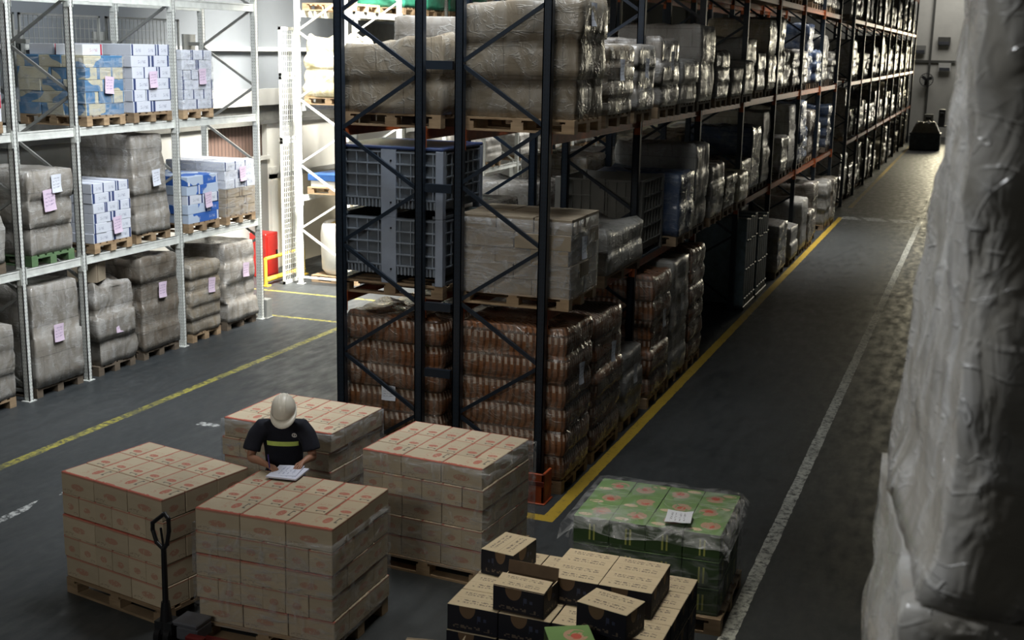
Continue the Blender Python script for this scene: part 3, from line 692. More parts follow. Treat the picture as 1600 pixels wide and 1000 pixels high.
# ---- front row further along: (level, y centre, depth along aisle, height, kind, words)
FR = [
 (0, 16.55, 1.05, 1.80, 'wrap_amber', 5, 'tall dark wrapped bottle load on floor past the second post, white tag', 'tag_dim'),
 (0, 17.72, 1.05, 1.84, 'wrap_grey', 5, 'grey wrapped load on floor of right aisle, right after the tall bottle load', 'tag_dim'),
 (0, 18.85, 0.95, 1.84, 'wrap_amber', 6, 'narrow reddish bottle load on floor before the empty rack slot', None),
 (1, 16.65, 1.20, 1.05, 'BIN', 1, 'pale grey ribbed pallet box on second level past the second post', None),
 (1, 17.85, 0.95, 1.02, 'wrap_blue', 2, 'dark blue load with a white slip on second level of right aisle rack', 'tag_white'),
 (1, 18.88, 0.90, 1.35, 'wrap_pale', 3, 'tall pale wrapped load on second level, before the third visible post', None),
 (1, 20.12, 1.0, 0.95, 'wrap_grey', 3, 'mid grey wrapped load on second level next to tall pale one', None),
 (1, 21.25, 0.95, 0.70, 'wrap_dark', 3, 'dark wrapped load on second level just before the fourth post', None),
 (1, 22.40, 0.90, 0.62, 'wrap_yellow', 2, 'small pale yellowish load on second level at the bare post', None),
 (2, 16.5, 1.0, 1.0, 'wrap_grey', 3, 'dim wrapped load with a white slip on third level, past the second post', 'tag_white'),
 (2, 17.65, 1.0, 0.72, 'wrap_pale', 2, 'low pale crumpled load on third level of right aisle rack', None),
 (2, 18.82, 1.0, 1.22, 'wrap_pale', 2, 'shiny pale film load on third level with glints, right aisle rack', None),
 (2, 20.1, 1.0, 0.85, 'wrap_grey', 3, 'square wrapped load on third level after the shiny one', None),
 (2, 21.25, 0.9, 0.60, 'wrap_pale', 2, 'low grey bundle on third level before the fourth post', None),
 (2, 22.4, 0.9, 0.7, 'wrap_pale', 2, 'small pale wrapped bundle on third level at the fourth post', None),
 (0, 23.85, 1.2, 1.75, 'teal_plastic', 1, 'tall teal-grey plastic stack on floor past the bare rack post', None),
 (0, 25.2, 1.2, 1.6, 'teal_plastic', 1, 'second teal-grey plastic stack on floor of the right aisle', None),
 (0, 27.5, 1.2, 1.15, 'wrap_grey', 3, 'knee-high grey wrapped load on floor, middle of right aisle rack', None),
 (0, 29.3, 1.1, 0.85, 'wrap_pale', 2, 'small pale heap on floor sticking into the right aisle line', None),
 (1, 23.75, 1.0, 0.75, 'wrap_brown', 2, 'brown sack load on second level past the fourth post', None),
 (1, 24.9, 1.0, 1.3, 'wrap_blue', 2, 'dark blue wrapped load on second level, middle of right aisle rack', None),
 (1, 26.05, 0.95, 1.55, 'wrap_pale', 2, 'tall pale curtain-like wrapped load on second level', None),
 (2, 23.75, 1.0, 1.1, 'wrap_pale', 2, 'pale film load on third level past the fourth post', None),
 (2, 24.9, 0.9, 0.85, 'wrap_grey', 2, 'low grey film bundle on third level, middle of right aisle rack', None),
 (2, 26.0, 0.95, 1.5, 'wrap_brown', 2, 'tall narrow brown film load on third level', None),
]
for (lv, y, d, h, m, ti, lab, tg) in FR:
    z = (0, Z1, Z2, Z3)[lv]
    if m == 'BIN': crate(lab, -4.82, y, z, 1.22, d, h, mat='bin_beige')
    elif m == 'teal_plastic': panel_stack(lab, XR, y, z, 1.2, d, h)
    else:
        bl = 0.025 if m == 'wrap_amber' else 0.009
        wload(lab, (XR if y < 23 or lv == 0 else -4.88) + random.uniform(-0.02, 0.02), y, z, 1.26, d, h, m, ti, int(y * 7) % 91, tg, 0.55, bulge=bl, lump=0.022, mess=0.06, wood=random.choice(['wood', 'wood_dark']))
lvn = ['floor', 'second level', 'third level', 'fourth level', 'fifth level']
ordw = ['first', 'second', 'third', 'fourth', 'fifth', 'sixth', 'seventh', 'eighth', 'ninth', 'tenth', 'eleventh']
slot = ['near', 'middle', 'far']
wm = ['wrap_pale', 'wrap_grey', 'wrap_brown', 'wrap_pale', 'wrap_dark', 'wrap_grey', 'wrap_blue']
cw = {'wrap_pale': 'pale', 'wrap_grey': 'grey', 'wrap_brown': 'brown', 'wrap_dark': 'dark', 'wrap_blue': 'dark blue', 'wrap_amber': 'amber', 'wrap_yellow': 'yellowish'}
def fill(ys, bays, lv, x, zlist, words, seed, prob=0.92, hr=(0.7, 1.55), skip=None, mats=wm, group=None, dep=1.0, w=1.22):
    rs = random.Random(seed)
    for bi in bays:
        for s in range(3):
            y = ys[bi] + 0.62 + s * 1.13
            r_ = rs.random(); h = rs.choice([0.75, 0.9, 1.1, 1.3, 1.55, 1.65]); h = max(hr[0], min(hr[1], h)); m = rs.choice(mats)
            if r_ > prob or (skip and skip(y)): continue
            wload('%s wrapped load, %s, %s bay of %s, %s slot' % (cw[m], lvn[lv], ordw[bi], words, slot[s]), x + rs.uniform(-0.04, 0.05), y, zlist[lv], w, dep, h, m, rs.choice([2, 3, 4]), None, lump=0.035, mess=0.07, group=group, wood=rs.choice(['wood', 'wood_dark']))
ZL = [0, Z1, Z2, Z3, Z4]
fill(MY, [4, 5, 6], 0, XR, ZL, 'the right aisle rack', 1, 0.8, (0.7, 1.5), lambda y: y < 30.6)
fill(MY, [4, 5, 6], 1, -4.88, ZL, 'the right aisle rack', 2, 0.95, (0.9, 1.6), lambda y: y < 27.2)
fill(MY, [4, 5, 6], 2, -4.88, ZL, 'the right aisle rack', 3, 0.95, (0.9, 1.55), lambda y: y < 27.2)
fill(MY, [0, 1, 2, 3, 4, 5, 6], 3, -4.88, ZL, 'the right aisle rack', 4, 0.8, (0.8, 1.3), lambda y: y < 16)
for lv in range(4): fill(FY, range(9), lv, -4.96, ZL, 'the far rack section', 20 + lv, 0.95, (0.9, 1.6), mats=['wrap_pale', 'wrap_grey', 'wrap_pale', 'wrap_brown'])
fill(MY, [1, 2, 3, 4, 5, 6], 0, -6.22, ZL, 'the rear rack row', 31, 0.9, w=1.08)
fill(MY, [1, 2, 3, 4, 5, 6], 1, -6.22, ZL, 'the rear rack row', 32, 0.75, (0.7, 1.1), w=1.08)
fill(MY, [1, 2, 3, 4, 5, 6], 2, -6.22, ZL, 'the rear rack row', 33, 0.8, (0.7, 1.2), w=1.08)
fill(MY, [1, 3, 4, 5, 6], 3, -6.22, ZL, 'the rear rack row', 34, 0.7, (0.7, 1.2), w=1.08)

# ---- left rack (aisle face at x = -11.8) ---------------------------------------------------
XA = -12.33
LZ1, LZ2, LZ3 = 1.805, 3.605, 5.425
WA = 1.16
wload('grey film-wrapped stack with a brown box on top, floor at the left edge of view', XA, 12.22, 0, WA, 0.95, 1.12, 'wrap_grey', 3, 21, lump=0.03)
b = MB(); b.box(-0.28, 0.28, -0.2, 0.2, 0, 0.2, 'box_plain'); tag(b.build('carton', None, (-12.2, 12.3, 1.17), 0.1, 0.004), 'small brown carton on the wrapped stack at the left edge of view', 'carton')
wload('squat grey wrapped stack on the floor behind the left edge stack', XA, 11.27, 0, WA, 0.74, 1.3, 'wrap_grey', 3, 22)
wload('tall smooth grey wrapped load on the floor of left rack, narrow bay, pink tag', XA, 13.55, 0, WA, 0.96, 1.52, 'wrap_grey', 2, 23, 'tag_pink', 0.42, wood='wood_dark', lump=0.02, taper=0.04)
wload('lumpy film-wrapped load with a loose brown box on top, floor of left rack', XA, 14.78, 0, WA, 0.86, 1.30, 'wrap_grey', 3, 24, 'tag_pink', 0.38, wood='wood_dark', lump=0.05, mess=0.12, bulge=0.012, jit=0.03, slope=-0.06)
b = MB(); b.box(-0.22, 0.22, -0.17, 0.17, 0, 0.28, 'box_plain'); q = b.build('carton', None, (-12.1, 14.6, 1.36), 0.3, 0.004); tag(q, 'loose brown carton on top of the lumpy wrapped load in left rack', 'carton')
wload('wrapped load of dark cartons with white top box, floor of left rack before third post', XA, 15.86, 0, WA, 0.92, 1.55, 'wrap_dark', 4, 25, 'tag_pink', 0.55, wood='wood_dark', lump=0.03, mess=0.06)
wload('leaning film-wrapped stack with shiny ridges on the floor of left rack', XA, 17.08, 0, WA, 0.82, 1.28, 'wrap_brown', 5, 26, 'tag_pink', 0.55, bulge=0.016, jit=0.03, lump=0.03, lean=(0, -0.05))
wload('tall bulging grey wrapped stack at the far end of left rack, on the floor', XA, 18.12, 0, WA, 0.92, 1.45, 'wrap_grey', 4, 27, 'tag_pink', 0.55, wood='wood_dark', bulge=0.012, jit=0.03, lump=0.04, taper=0.05)
# level 1
wload('crumpled clear film bundle on red pallet, second level, left edge', XA, 12.2, LZ1, WA, 0.95, 0.75, 'wrap_pale', 2, 28, 'tag_white', 0.3, lump=0.06, mess=0.15, wood='wood_dark')
wload('tall grey wrapped load behind the film bundle at the left edge', XA - 0.05, 11.27, LZ1, 1.1, 0.74, 1.2, 'wrap_grey', 3, 29, 'tag_white', 0.6)
t_ = wload('three-tier grey wrapped cartons on a green pallet, second level of left rack', XA, 13.56, LZ1, WA, 0.86, 1.26, 'wrap_grey', 3, 30, 'tag_pink', 0.52, bulge=0.02, rad=0.03, lump=0.012, jit=0.03, wood='wood_green', mess=0.02, tagw=0.24)
tagsheet(t_, WA / 2 + 0.03, 0.08, 0.96, 0.2, 0.24, 'tag_white', 0.03)
box_load('stack of white boxes with navy ends, second level of left rack, pink tag', XA, 14.80, LZ1, WA, 0.84, 6, 0.142, ('box_white',), 'tag_pink', 0.12, tagy=0.08)
wload('very tall tapering grey wrapped load on second level beside the white boxes', XA - 0.02, 15.80, LZ1, WA, 0.86, 1.60, 'wrap_grey', 5, 33, 'tag_white', 0.48, lump=0.025, taper=0.14, bulge=0.012, mess=0.03)
box_load('blue and white printed boxes on second level of left rack, pink sheet hanging', XA, 17.08, LZ1, WA, 0.86, 5, 0.15, ('box_blue', 'box_blue', 'box_white', 'box_blue', 'box_blue'), 'tag_pink', 0.30, tagy=0.1)
box_load('brown cartons topped with white boxes, far end of left rack second level', XA, 18.15, LZ1, WA, 0.9, 6, 0.150, ('box_plain', 'box_plain', 'box_plain', 'box_white', 'box_white', 'box_white'), 'tag_pink', 0.62, film='film')
# level 2
box_load('stack of white boxes with red ends at the left edge, third level', XA, 12.3, LZ2, WA, 0.9, 5, 0.17, ('box_red',), 'tag_white', 0.3)
box_load('film-wrapped blue and beige cartons on third level, first in the wide bay', XA, 14.78, LZ2, WA, 0.84, 5, 0.165, ('box_blue_beige',), 'tag_pink', 0.36, film='film')
for (dx, dy, rz, lab) in ((0.25, -0.1, 0.12, 'front'), (-0.2, -0.15, 0.05, 'rear')):
    q = link('carton', boxmesh('carton', 0.42, 0.5 if dx > 0 else 0.4, 0.15, 'box_red')); q.location = (XA + dx, 14.78 + dy, LZ2 + 0.145 + 5 * 0.165 + 0.002); q.rotation_euler = (0, 0, rz)
    tag(q, 'white carton with red mark lying on the blue and beige stack, %s one' % lab, 'carton')
box_load('tallest stack of white boxes with navy ends on third level of left rack', XA, 15.86, LZ2, WA, 0.92, 6, 0.165, ('box_white',), 'tag_pink', 0.36, tagy=0.0)
box_load('white boxes with navy ends on third level, last stack of left rack', XA, 17.02, LZ2, WA, 0.82, 6, 0.152, ('box_white',), 'tag_pink', 0.42, film='film', tagy=0.1)
for (y, m, w_) in ((13.4, 'wrap_grey', 'second'), (15.2, 'wrap_pale', 'third'), (17.4, 'wrap_grey', 'last')):
    pass
# mesh guard panels and plates behind the left rack
def mesh_panel(label, x, y0, y1, z0, z1, mat='grey_steel', step=0.1, frame=0.03, group=None):
    t = thing('mesh_panel', label, 'mesh guard panel', (x, (y0 + y1) / 2, z0), 0, group); w = (y1 - y0) / 2; h = z1 - z0
    b = MB(); b.box(-0.015, 0.015, -w, w, 0, frame, mat); b.box(-0.015, 0.015, -w, w, h - frame, h, mat); b.box(-0.015, 0.015, -w, -w + frame, 0, h, mat); b.box(-0.015, 0.015, w - frame, w, 0, h, mat)
    b.build('frame', t); b = MB(); k = -w + step
    while k < w: b.box(-0.004, 0.004, k - 0.004, k + 0.004, 0, h, mat); k += step
    k = step
    while k < h: b.box(-0.004, 0.004, -w, w, k - 0.004, k + 0.004, mat); k += step * 1.5
    b.build('wire_grid', t); return t
mesh_panel('grey wire mesh guard panel behind the blue and beige cartons', -13.05, 14.6, 16.35, 4.1, 5.15)
mesh_panel('grey wire mesh guard panel behind the tallest white box stack', -13.05, 16.5, 18.4, 4.1, 5.15)
mesh_panel('grey wire mesh guard panel at the far left, behind the empty bay', -13.05, 12.4, 14.5, 4.1, 5.15)
for (y, lab) in ((16.42, 'between the two right mesh panels'), (14.55, 'between the two left mesh panels'), (18.75, 'past the last mesh panel')):
    b = MB(); b.box(-0.02, 0.02, -0.17, 0.17, -0.16, 0.16, 'grey_steel'); b.box(0.0, 0.24, -0.04, 0.04, -0.03, 0.03, 'grey_steel')
    tag(b.build('bracket_plate', None, (-13.10, y, 4.75)), 'grey steel bracket plate ' + lab, 'bracket')

# ---- white rack beyond the passage -----------------------------------------------------------
t = thing('bulk_bag', 'big round white sack filled with yellowish grain, floor of the sunlit rack', 'bulk bag', (-12.25, 22.75, 0))
link('pallet', pmesh(1.05, 0.95), t)
b = MB(); ringn = 24
prof = [(0.40, 0.0), (0.50, 0.12), (0.52, 0.5), (0.53, 0.85), (0.50, 1.02), (0.47, 1.06), (0.44, 1.02), (0.40, 0.98)]
vs = []
for r_, z_ in prof:
    for i in range(ringn): a = 2 * PI * i / ringn; rr = r_ * (1 + 0.02 * math.sin(a * 12)); vs.append((rr * math.cos(a) * 0.95, rr * math.sin(a) * 0.9, z_ + 0.02 * math.sin(a * 3)))
fs = [(L * ringn + i, L * ringn + (i + 1) % ringn, (L + 1) * ringn + (i + 1) % ringn, (L + 1) * ringn + i) for L in range(len(prof) - 1) for i in range(ringn)]
b.add(vs, fs, 'white_plastic', True); b.add(vs[:ringn], [tuple(range(ringn))[::-1]], 'white_plastic'); b.build('bag', t, (0, 0, 0.145))
b = MB(); vs = [(0, 0, 1.13)]
for rr, zz in ((0.2, 1.10), (0.41, 1.0)):
    for i in range(ringn): a = 2 * PI * i / ringn; vs.append((rr * math.cos(a) * 0.95, rr * math.sin(a) * 0.9, zz + 0.01 * math.sin(a * 5)))
fs = [(0, 1 + i, 1 + (i + 1) % ringn) for i in range(ringn)] + [(1 + i, 1 + ringn + i, 1 + ringn + (i + 1) % ringn, 1 + (i + 1) % ringn) for i in range(ringn)]
b.add(vs, fs, 'grain', True); b.build('grain_fill', t, (0, 0, 0.145))
for (y, z, m, lab) in ((22.8, LZ1, 'wood', 'wooden pallet at second level of the sunlit rack'),):
    p = link('pallet', pmesh(1.1, 1.0, m)); p.location = (-12.3, y, z); tag(p, lab, 'pallet')
b = MB(); b.box(-0.5, 0.5, -0.45, 0.45, 0, 0.13, 'white_plastic'); tag(b.build('foam_slab', None, (-12.3, 22.8, LZ1 + 0.146), 0, 0.01), 'white slab lying on the wooden pallet in the sunlit rack', 'slab')
b = MB()
for yy in (-0.48, -0.06, 0.36): b.box(-0.55, 0.55, yy, yy + 0.12, 0, 0.09, 'blue_plastic')
b.box(-0.55, 0.55, -0.48, 0.48, 0.09, 0.13, 'blue_plastic')
tag(b.build('plastic_pallet', None, (-12.3, 22.8, LZ1 + 0.277), 0, 0.004), 'blue plastic pallet on the white slab in the sunlit rack', 'pallet')
wload('bright heap of yellow and white sacks on third level of the sunlit rack end', -12.3, 22.72, LZ2, 1.12, 1.05, 1.25, 'wrap_yellow', 4, 41, lump=0.06, mess=0.16, bulge=0.03, taper=0.10)
wload('second bright heap of yellow sacks on third level of the sunlit rack', -12.3, 23.75, LZ2, 1.12, 0.85, 1.0, 'wrap_yellow', 4, 42, lump=0.06, mess=0.16, bulge=0.03, taper=0.12)
p = link('pallet', pmesh(1.15, 1.1)); p.location = (-12.3, 22.8, LZ3); tag(p, 'empty wooden pallet on the top level of the sunlit rack end', 'pallet')
for k, y in enumerate((25.0, 26.15, 27.4, 28.5)):
    wload('green film-wrapped load on top level of the sunlit rack, %s from the left' % ordw[k], -12.3, y, LZ3, 1.15, 1.0, 0.9, 'green_film', 2, 43 + k, lump=0.03, mess=0.05)
rs = random.Random(5)
for bi in range(1, 8):
    for lv in (0, 1, 2, 3):
        if lv == 3 and bi < 4: continue
        for s in range(2):
            if rs.random() > (0.45 if lv == 2 and bi < 5 else 0.75): continue
            m = rs.choice(['wrap_yellow', 'wrap_pale', 'wrap_grey', 'wrap_pale', 'wrap_brown'])
            wload('%s load, %s, %s bay of the sunlit rack, %s slot' % (cw[m], lvn[lv], ordw[bi], ('near', 'far')[s]), -12.3, RY[bi] + 0.62 + 1.12 * s, (0, LZ1, LZ2, LZ3)[lv], 1.15, 0.95, rs.choice([0.7, 0.95, 1.2]), m, 3, None, lump=0.04, mess=0.08)
mesh_panel('white framed side mesh panel by the sunlit rack end, upper', -13.12, 21.75, 22.35, 4.16, 5.1, 'white_steel', 0.07, 0.06)
mesh_panel('white framed side mesh panel by the sunlit rack end, tall middle one', -13.12, 21.75, 22.35, 2.90, 4.15, 'white_steel', 0.07, 0.06)
mesh_panel('white framed side mesh panel by the sunlit rack end, lowest', -13.12, 21.75, 22.35, 0.0, 2.89, 'white_steel', 0.07, 0.06)
# yellow floor rail and red cabinet in the passage
t = thing('guard_rail', 'yellow tubular guard rail on the floor by the left wall', 'guard rail', (-13.35, 22.2, 0))
b = MB(); b.path([(0, -0.75, 0.03), (0, -0.75, 0.55), (0, 0.75, 0.55), (0, 0.75, 0.03)], 0.035, 'yellow_steel', 10); b.path([(0, -0.75, 0.12), (0.0, 0.75, 0.12)], 0.05, 'yellow_steel', 10); b.build('rail', t)
b = MB(); b.box(-0.08, 0.08, -0.83, -0.67, 0, 0.02, 'yellow_steel'); b.build('foot_plate', t); b = MB(); b.box(-0.08, 0.08, 0.67, 0.83, 0, 0.02, 'yellow_steel'); b.build('foot_plate', t)
t = thing('fire_cabinet', 'red upright cabinet against the left wall behind the last left rack post', 'cabinet', (-14.0, 22.45, 0))
b = MB(); b.box(-0.2, 0.2, -0.24, 0.24, 0, 0.92, 'red_plastic'); b.build('body', t, bevel=0.015)
b = MB(); b.box(0.2, 0.215, -0.2, 0.2, 0.06, 0.86, 'red_plastic'); b.build('door', t); b = MB(); b.box(0.215, 0.24, 0.12, 0.16, 0.4, 0.55, 'black_plastic'); b.build('handle', t)

# ------------------------------------------------------------------ foreground carton pallets
CA = boxmesh('carton', 0.206, 0.366, 0.192, 'carton_red', 0.005)
CB = boxmesh('carton', 0.262, 0.41, 0.192, 'carton_red', 0.005)
def carton_pallet(label, x, y, rz, film=None, seed=1, nl=5, w=1.25, d=1.0, filmh=1.0, group=None):
    t = thing('pallet_load', label, 'pallet load', (x, y, 0), rz, group)
    link('pallet', pmesh(1.24, 1.02), t)
    rs = random.Random(seed)
    for k in range(nl):
        z = 0.147 + k * 0.196; flip = (k % 2 == 1) if k < nl - 1 else False
        ox, oy = rs.uniform(-0.012, 0.012), rs.uniform(-0.01, 0.01)
        sgn = -1 if flip else 1
        for i in range(3):      # row of three, long side across
            link('carton', CB, t, (ox + (-w / 2 + 0.4167 * (i + 0.5)), oy + sgn * (-d / 2 + 0.132), z), PI / 2 + rs.uniform(-0.008, 0.008))
        for r_ in range(2):
            for i in range(6):
                if k < nl - 1 and 0 < i < 5 and not (flip and r_ == 1) : continue
                link('carton', CA, t, (ox + (-w / 2 + 0.2083 * (i + 0.5)) + rs.uniform(-0.003, 0.003), oy + sgn * (-d / 2 + 0.268 + 0.368 * (r_ + 0.5)), z + (rs.uniform(0, 0.004) if k == nl - 1 else 0)), rs.uniform(-0.01, 0.01))
    if film:
        link('stretch_wrap', shell_mesh(w + 0.035, d + 0.035, filmh, film, seed), t, (0, 0, 0.13))
    return t
P1 = carton_pallet('pallet of red-printed brown cartons, furthest left on the open floor', -6.57, 8.68, -0.20, None, 1)
P2 = carton_pallet('film-wrapped pallet of red-printed cartons the worker writes on, front middle', -5.11, 8.55, 0.01, 'film', 2, filmh=0.86)
P3 = carton_pallet('film-wrapped pallet of red-printed cartons in front of the rack end', -4.49, 10.37, -0.08, 'film', 3, filmh=0.98, w=1.30)
P4 = carton_pallet('pallet of red-printed brown cartons behind the worker', -6.27, 10.73, -0.05, 'film', 4, filmh=0.98)

# green fruit cartons with loose film
t = thing('pallet_load', 'pallet of green printed cartons under loose clear film, paper sheet on top', 'pallet load', (-2.42, 10.25, 0), 0.03)
link('pallet', pmesh(1.36, 1.12), t)
CG = boxmesh('carton', 0.315, 0.335, 0.24, 'carton_green', 0.005)
rs = random.Random(8)
for k in range(3):
    for i in range(4):
        for j in range(3): link('carton', CG, t, (-0.64 + 0.32 * (i + 0.5) + rs.uniform(-0.004, 0.004), -0.51 + 0.34 * (j + 0.5), 0.147 + 0.244 * k), (PI if rs.random() > 0.5 else 0) + rs.uniform(-0.01, 0.01))
b = MB(); so = Vector((3, 5, 1)); G = 22
vs = []; fs = []
for i in range(G + 1):                             # draped film over the left part, bunched and hanging free of the sides
    for j in range(G + 1):
        u = -0.745 + 1.47 * i / G; v = -0.63 + 1.22 * j / G
        z = 0.895 + 0.018 * noise.noise(Vector((u * 5, v * 5, 0)) + so) + 0.012
        ov = max(abs(u) - 0.66, 0) / 0.12 + max(abs(v) - 0.53, 0) / 0.12
        z -= min(ov, 1.3) * (0.15 + 0.06 * noise.noise(Vector((u * 3, v * 3, 4)) + so))
        vs.append((u + 0.02 * noise.noise(Vector((u * 7, v * 7, 8))), v, z))
for i in range(G):
    for j in range(G): a = i * (G + 1) + j; fs.append((a, a + 1, a + G + 2, a + G + 1))
b.add(vs, fs, 'film', True); b.build('film_sheet', t)
link('stretch_wrap', shell_mesh(1.33, 1.07, 0.55, 'film', 12, lip=-0.03, wob=0.02), t, (0, 0, 0.13))
q = tagsheet(t, 0.36, -0.36, 0.935, 0.30, 0.22, 'tag_white'); q.rotation_euler = (0, -PI / 2, 0.10)

# navy and beige cartons, loosely stacked, each a thing
p = link('pallet', pmesh(1.66, 1.25)); p.location = (-2.62, 8.48, 0); tag(p, 'wooden pallet under the navy and beige cartons', 'pallet')
NC = boxmesh('carton', 0.400, 0.282, 0.204, 'carton_navy', 0.004)
def navy(label, x, y, z, rz=0.0, group=None, cat='carton'):
    o = link('carton', NC, None, (x, y, z), rz); return tag(o, label, cat, group)
rs = random.Random(4)
cols = ['left', 'second', 'third', 'right']; rws = ['front', 'second', 'third', 'rear']
LH = 0.208; PZ = 0.147
for i in range(4):
    for j in range(4):
        for k in range(3):
            navy('navy-sided beige-topped carton, %s layer of the base stack, %s column, %s row' % (['bottom', 'middle', 'upper'][k], cols[i], rws[j]), -3.235 + 0.41 * i + rs.uniform(-.003, .003), 8.045 + 0.29 * j + rs.uniform(-.003, .003), PZ + LH * k, rs.uniform(-0.006, 0.006))
T3 = PZ + LH * 3
for i in range(2):
    for j in range(2):
        navy('navy and beige carton of the raised block on the stack, %s of the %s pair' % (['left', 'right'][i], ['front', 'back'][j]), -2.57 + 0.405 * i, 8.36 + 0.285 * j, T3 + 0.001, rs.uniform(-0.004, 0.004))
navy('single beige-topped carton sitting alone on the rear left of the navy stack', -3.24, 8.68, T3 + 0.001, PI / 2 - 0.13)
navy('skewed beige-topped carton perched on the front right of the navy stack', -2.20, 7.98, T3 + 0.001, -0.22)
# open carton with raised flap
t = thing('open_carton', 'open navy carton with raised beige flap standing on the navy stack', 'carton', (-2.87, 8.055, T3 + 0.005), -0.05)
b = MB(); w_, d_, h_ = 0.40, 0.28, 0.19; k_ = 0.008
b.box(-w_ / 2, w_ / 2, -d_ / 2, d_ / 2, 0, k_, 'inner_cardboard')
b.box(-w_ / 2, w_ / 2, -d_ / 2, -d_ / 2 + k_, 0, h_, 'carton_navy'); b.box(-w_ / 2, w_ / 2, d_ / 2 - k_, d_ / 2, 0, h_, 'inner_cardboard')
b.box(-w_ / 2, -w_ / 2 + k_, -d_ / 2, d_ / 2, 0, h_, 'carton_navy'); b.box(w_ / 2 - k_, w_ / 2, -d_ / 2, d_ / 2, 0, h_, 'carton_navy'); b.build('body', t)
b = MB(); b.box(-w_ / 2, w_ / 2, 0, 0.17, 0, 0.006, 'carton_navy'); o = b.build('flap', t, (0, -d_ / 2 + 0.004, h_ + 0.002)); o.rotation_euler = (0.15, 0, 0)
b = MB(); b.box(-w_ / 2, w_ / 2, 0, 0.09, 0, 0.006, 'inner_cardboard'); o = b.build('flap', t, (0, d_ / 2 - 0.004, h_ + 0.002)); o.rotation_euler = (1.4, 0, 0)
# lower front: open brown box, beige carton, green carton
t = thing('open_carton', 'open brown cardboard box with spread flaps at the front left of the navy stack', 'carton', (-3.44, 7.42, 0), 0.2)
b = MB(); w_, d_, h_ = 0.42, 0.34, 0.52
b.box(-w_ / 2, w_ / 2, -d_ / 2, d_ / 2, 0, k_, 'inner_cardboard')
for (a0, a1, b0, b1) in ((-w_ / 2, w_ / 2, -d_ / 2, -d_ / 2 + k_), (-w_ / 2, w_ / 2, d_ / 2 - k_, d_ / 2), (-w_ / 2, -w_ / 2 + k_, -d_ / 2, d_ / 2), (w_ / 2 - k_, w_ / 2, -d_ / 2, d_ / 2)): b.box(a0, a1, b0, b1, 0, h_, 'box_plain')
b.build('body', t)
for (lx, ly, rz, an) in ((0, d_ / 2, 0, -0.5), (0, -d_ / 2, PI, -0.4), (w_ / 2, 0, -PI / 2, 0.5), (-w_ / 2, 0, PI / 2, -0.3)):
    b = MB(); b.box(-0.17, 0.17, 0, 0.18, 0, 0.006, 'box_plain'); o = b.build('flap', t, (lx, ly, h_)); o.rotation_euler = (an + 0.5, 0, rz)
q = navy('navy and beige carton on the floor stack in front of the navy pallet, left', -2.86, 7.56, 0.0); q2 = navy('beige-topped carton stacked on the front floor carton', -2.86, 7.56, 0.208); navy('highest carton of the little stack in front of the navy pallet', -2.86, 7.56, 0.416, 0.1)
for k in range(3): q = navy('carton of the second little stack in front of the navy pallet, %s' % ['lowest', 'middle', 'upper'][k], -2.42, 7.56, 0.208 * k)
q = link('carton', CG, None, (-2.36, 7.56, 0.626), 0.5); tag(q, 'green and pink printed carton at the bottom edge, on the little front stack', 'carton')

# ------------------------------------------------------------------ pallet jack
t = thing('pallet_jack', 'black hand pallet jack with loop handle parked between two front carton pallets', 'pallet jack', (-5.86, 7.80, 0), 0)
b = MB(); b.tube((0, 0, 0.18), (0.02, -0.02, 0.86), 0.026, 'black_plastic', 12, 0.022); b.build('shaft', t)
b = MB()
lo = [(0.02, -0.02, 0.84), (-0.06, 0.0, 0.88), (-0.10, 0.01, 0.98), (-0.09, 0.0, 1.04), (0.05, -0.03, 1.15), (0.10, -0.05, 1.12), (0.10, -0.05, 1.02), (0.07, -0.04, 0.9), (0.02, -0.02, 0.84)]
b.path(lo, 0.017, 'black_plastic', 10)
for q in lo: b.tube((q[0], q[1], q[2] - 0.01), (q[0], q[1], q[2] + 0.01), 0.018, 'black_plastic', 10)
b.build('handle_loop', t)
b = MB(); b.tube((0.02, -0.02, 0.85), (0.0, -0.02, 1.02), 0.01, 'black_plastic', 8); b.build('trigger_lever', t)
b = MB(); b.tube((0, 0, 0.12), (0, 0, 0.38), 0.06, 'black_plastic', 14, 0.035); b.box(-0.08, 0.08, -0.05, 0.09, 0.12, 0.22, 'dark_steel'); b.build('pump', t)
b = MB(); b.box(0.06, 0.30, -0.02, 0.20, 0.19, 0.23, 'charcoal_plastic'); b.box(0.10, 0.30, -0.02, 0.20, 0.08, 0.19, 'charcoal_plastic'); b.build('battery_housing', t, bevel=0.012)
b = MB(); b.tube((-0.07, 0.0, 0.09), (-0.02, 0, 0.09), 0.09, 'black_plastic', 18); b.build('steer_wheel', t); b = MB(); b.tube((0.02, 0.0, 0.09), (0.07, 0, 0.09), 0.09, 'black_plastic', 18); b.build('steer_wheel', t)
for yy in (-0.32, 0.0):
    b = MB(); b.box(0.30, 1.35, yy, yy + 0.12, 0.050, 0.095, 'dark_red'); b.build('fork', t, bevel=0.006)
for yy, zz in ((-0.12, 0.2),): 
    b = MB(); b.box(0.24, 0.40, -0.10, -0.03, 0.08, 0.17, 'dark_red'); b.build('red_cover', t, bevel=0.01)
for o in t.children: pass

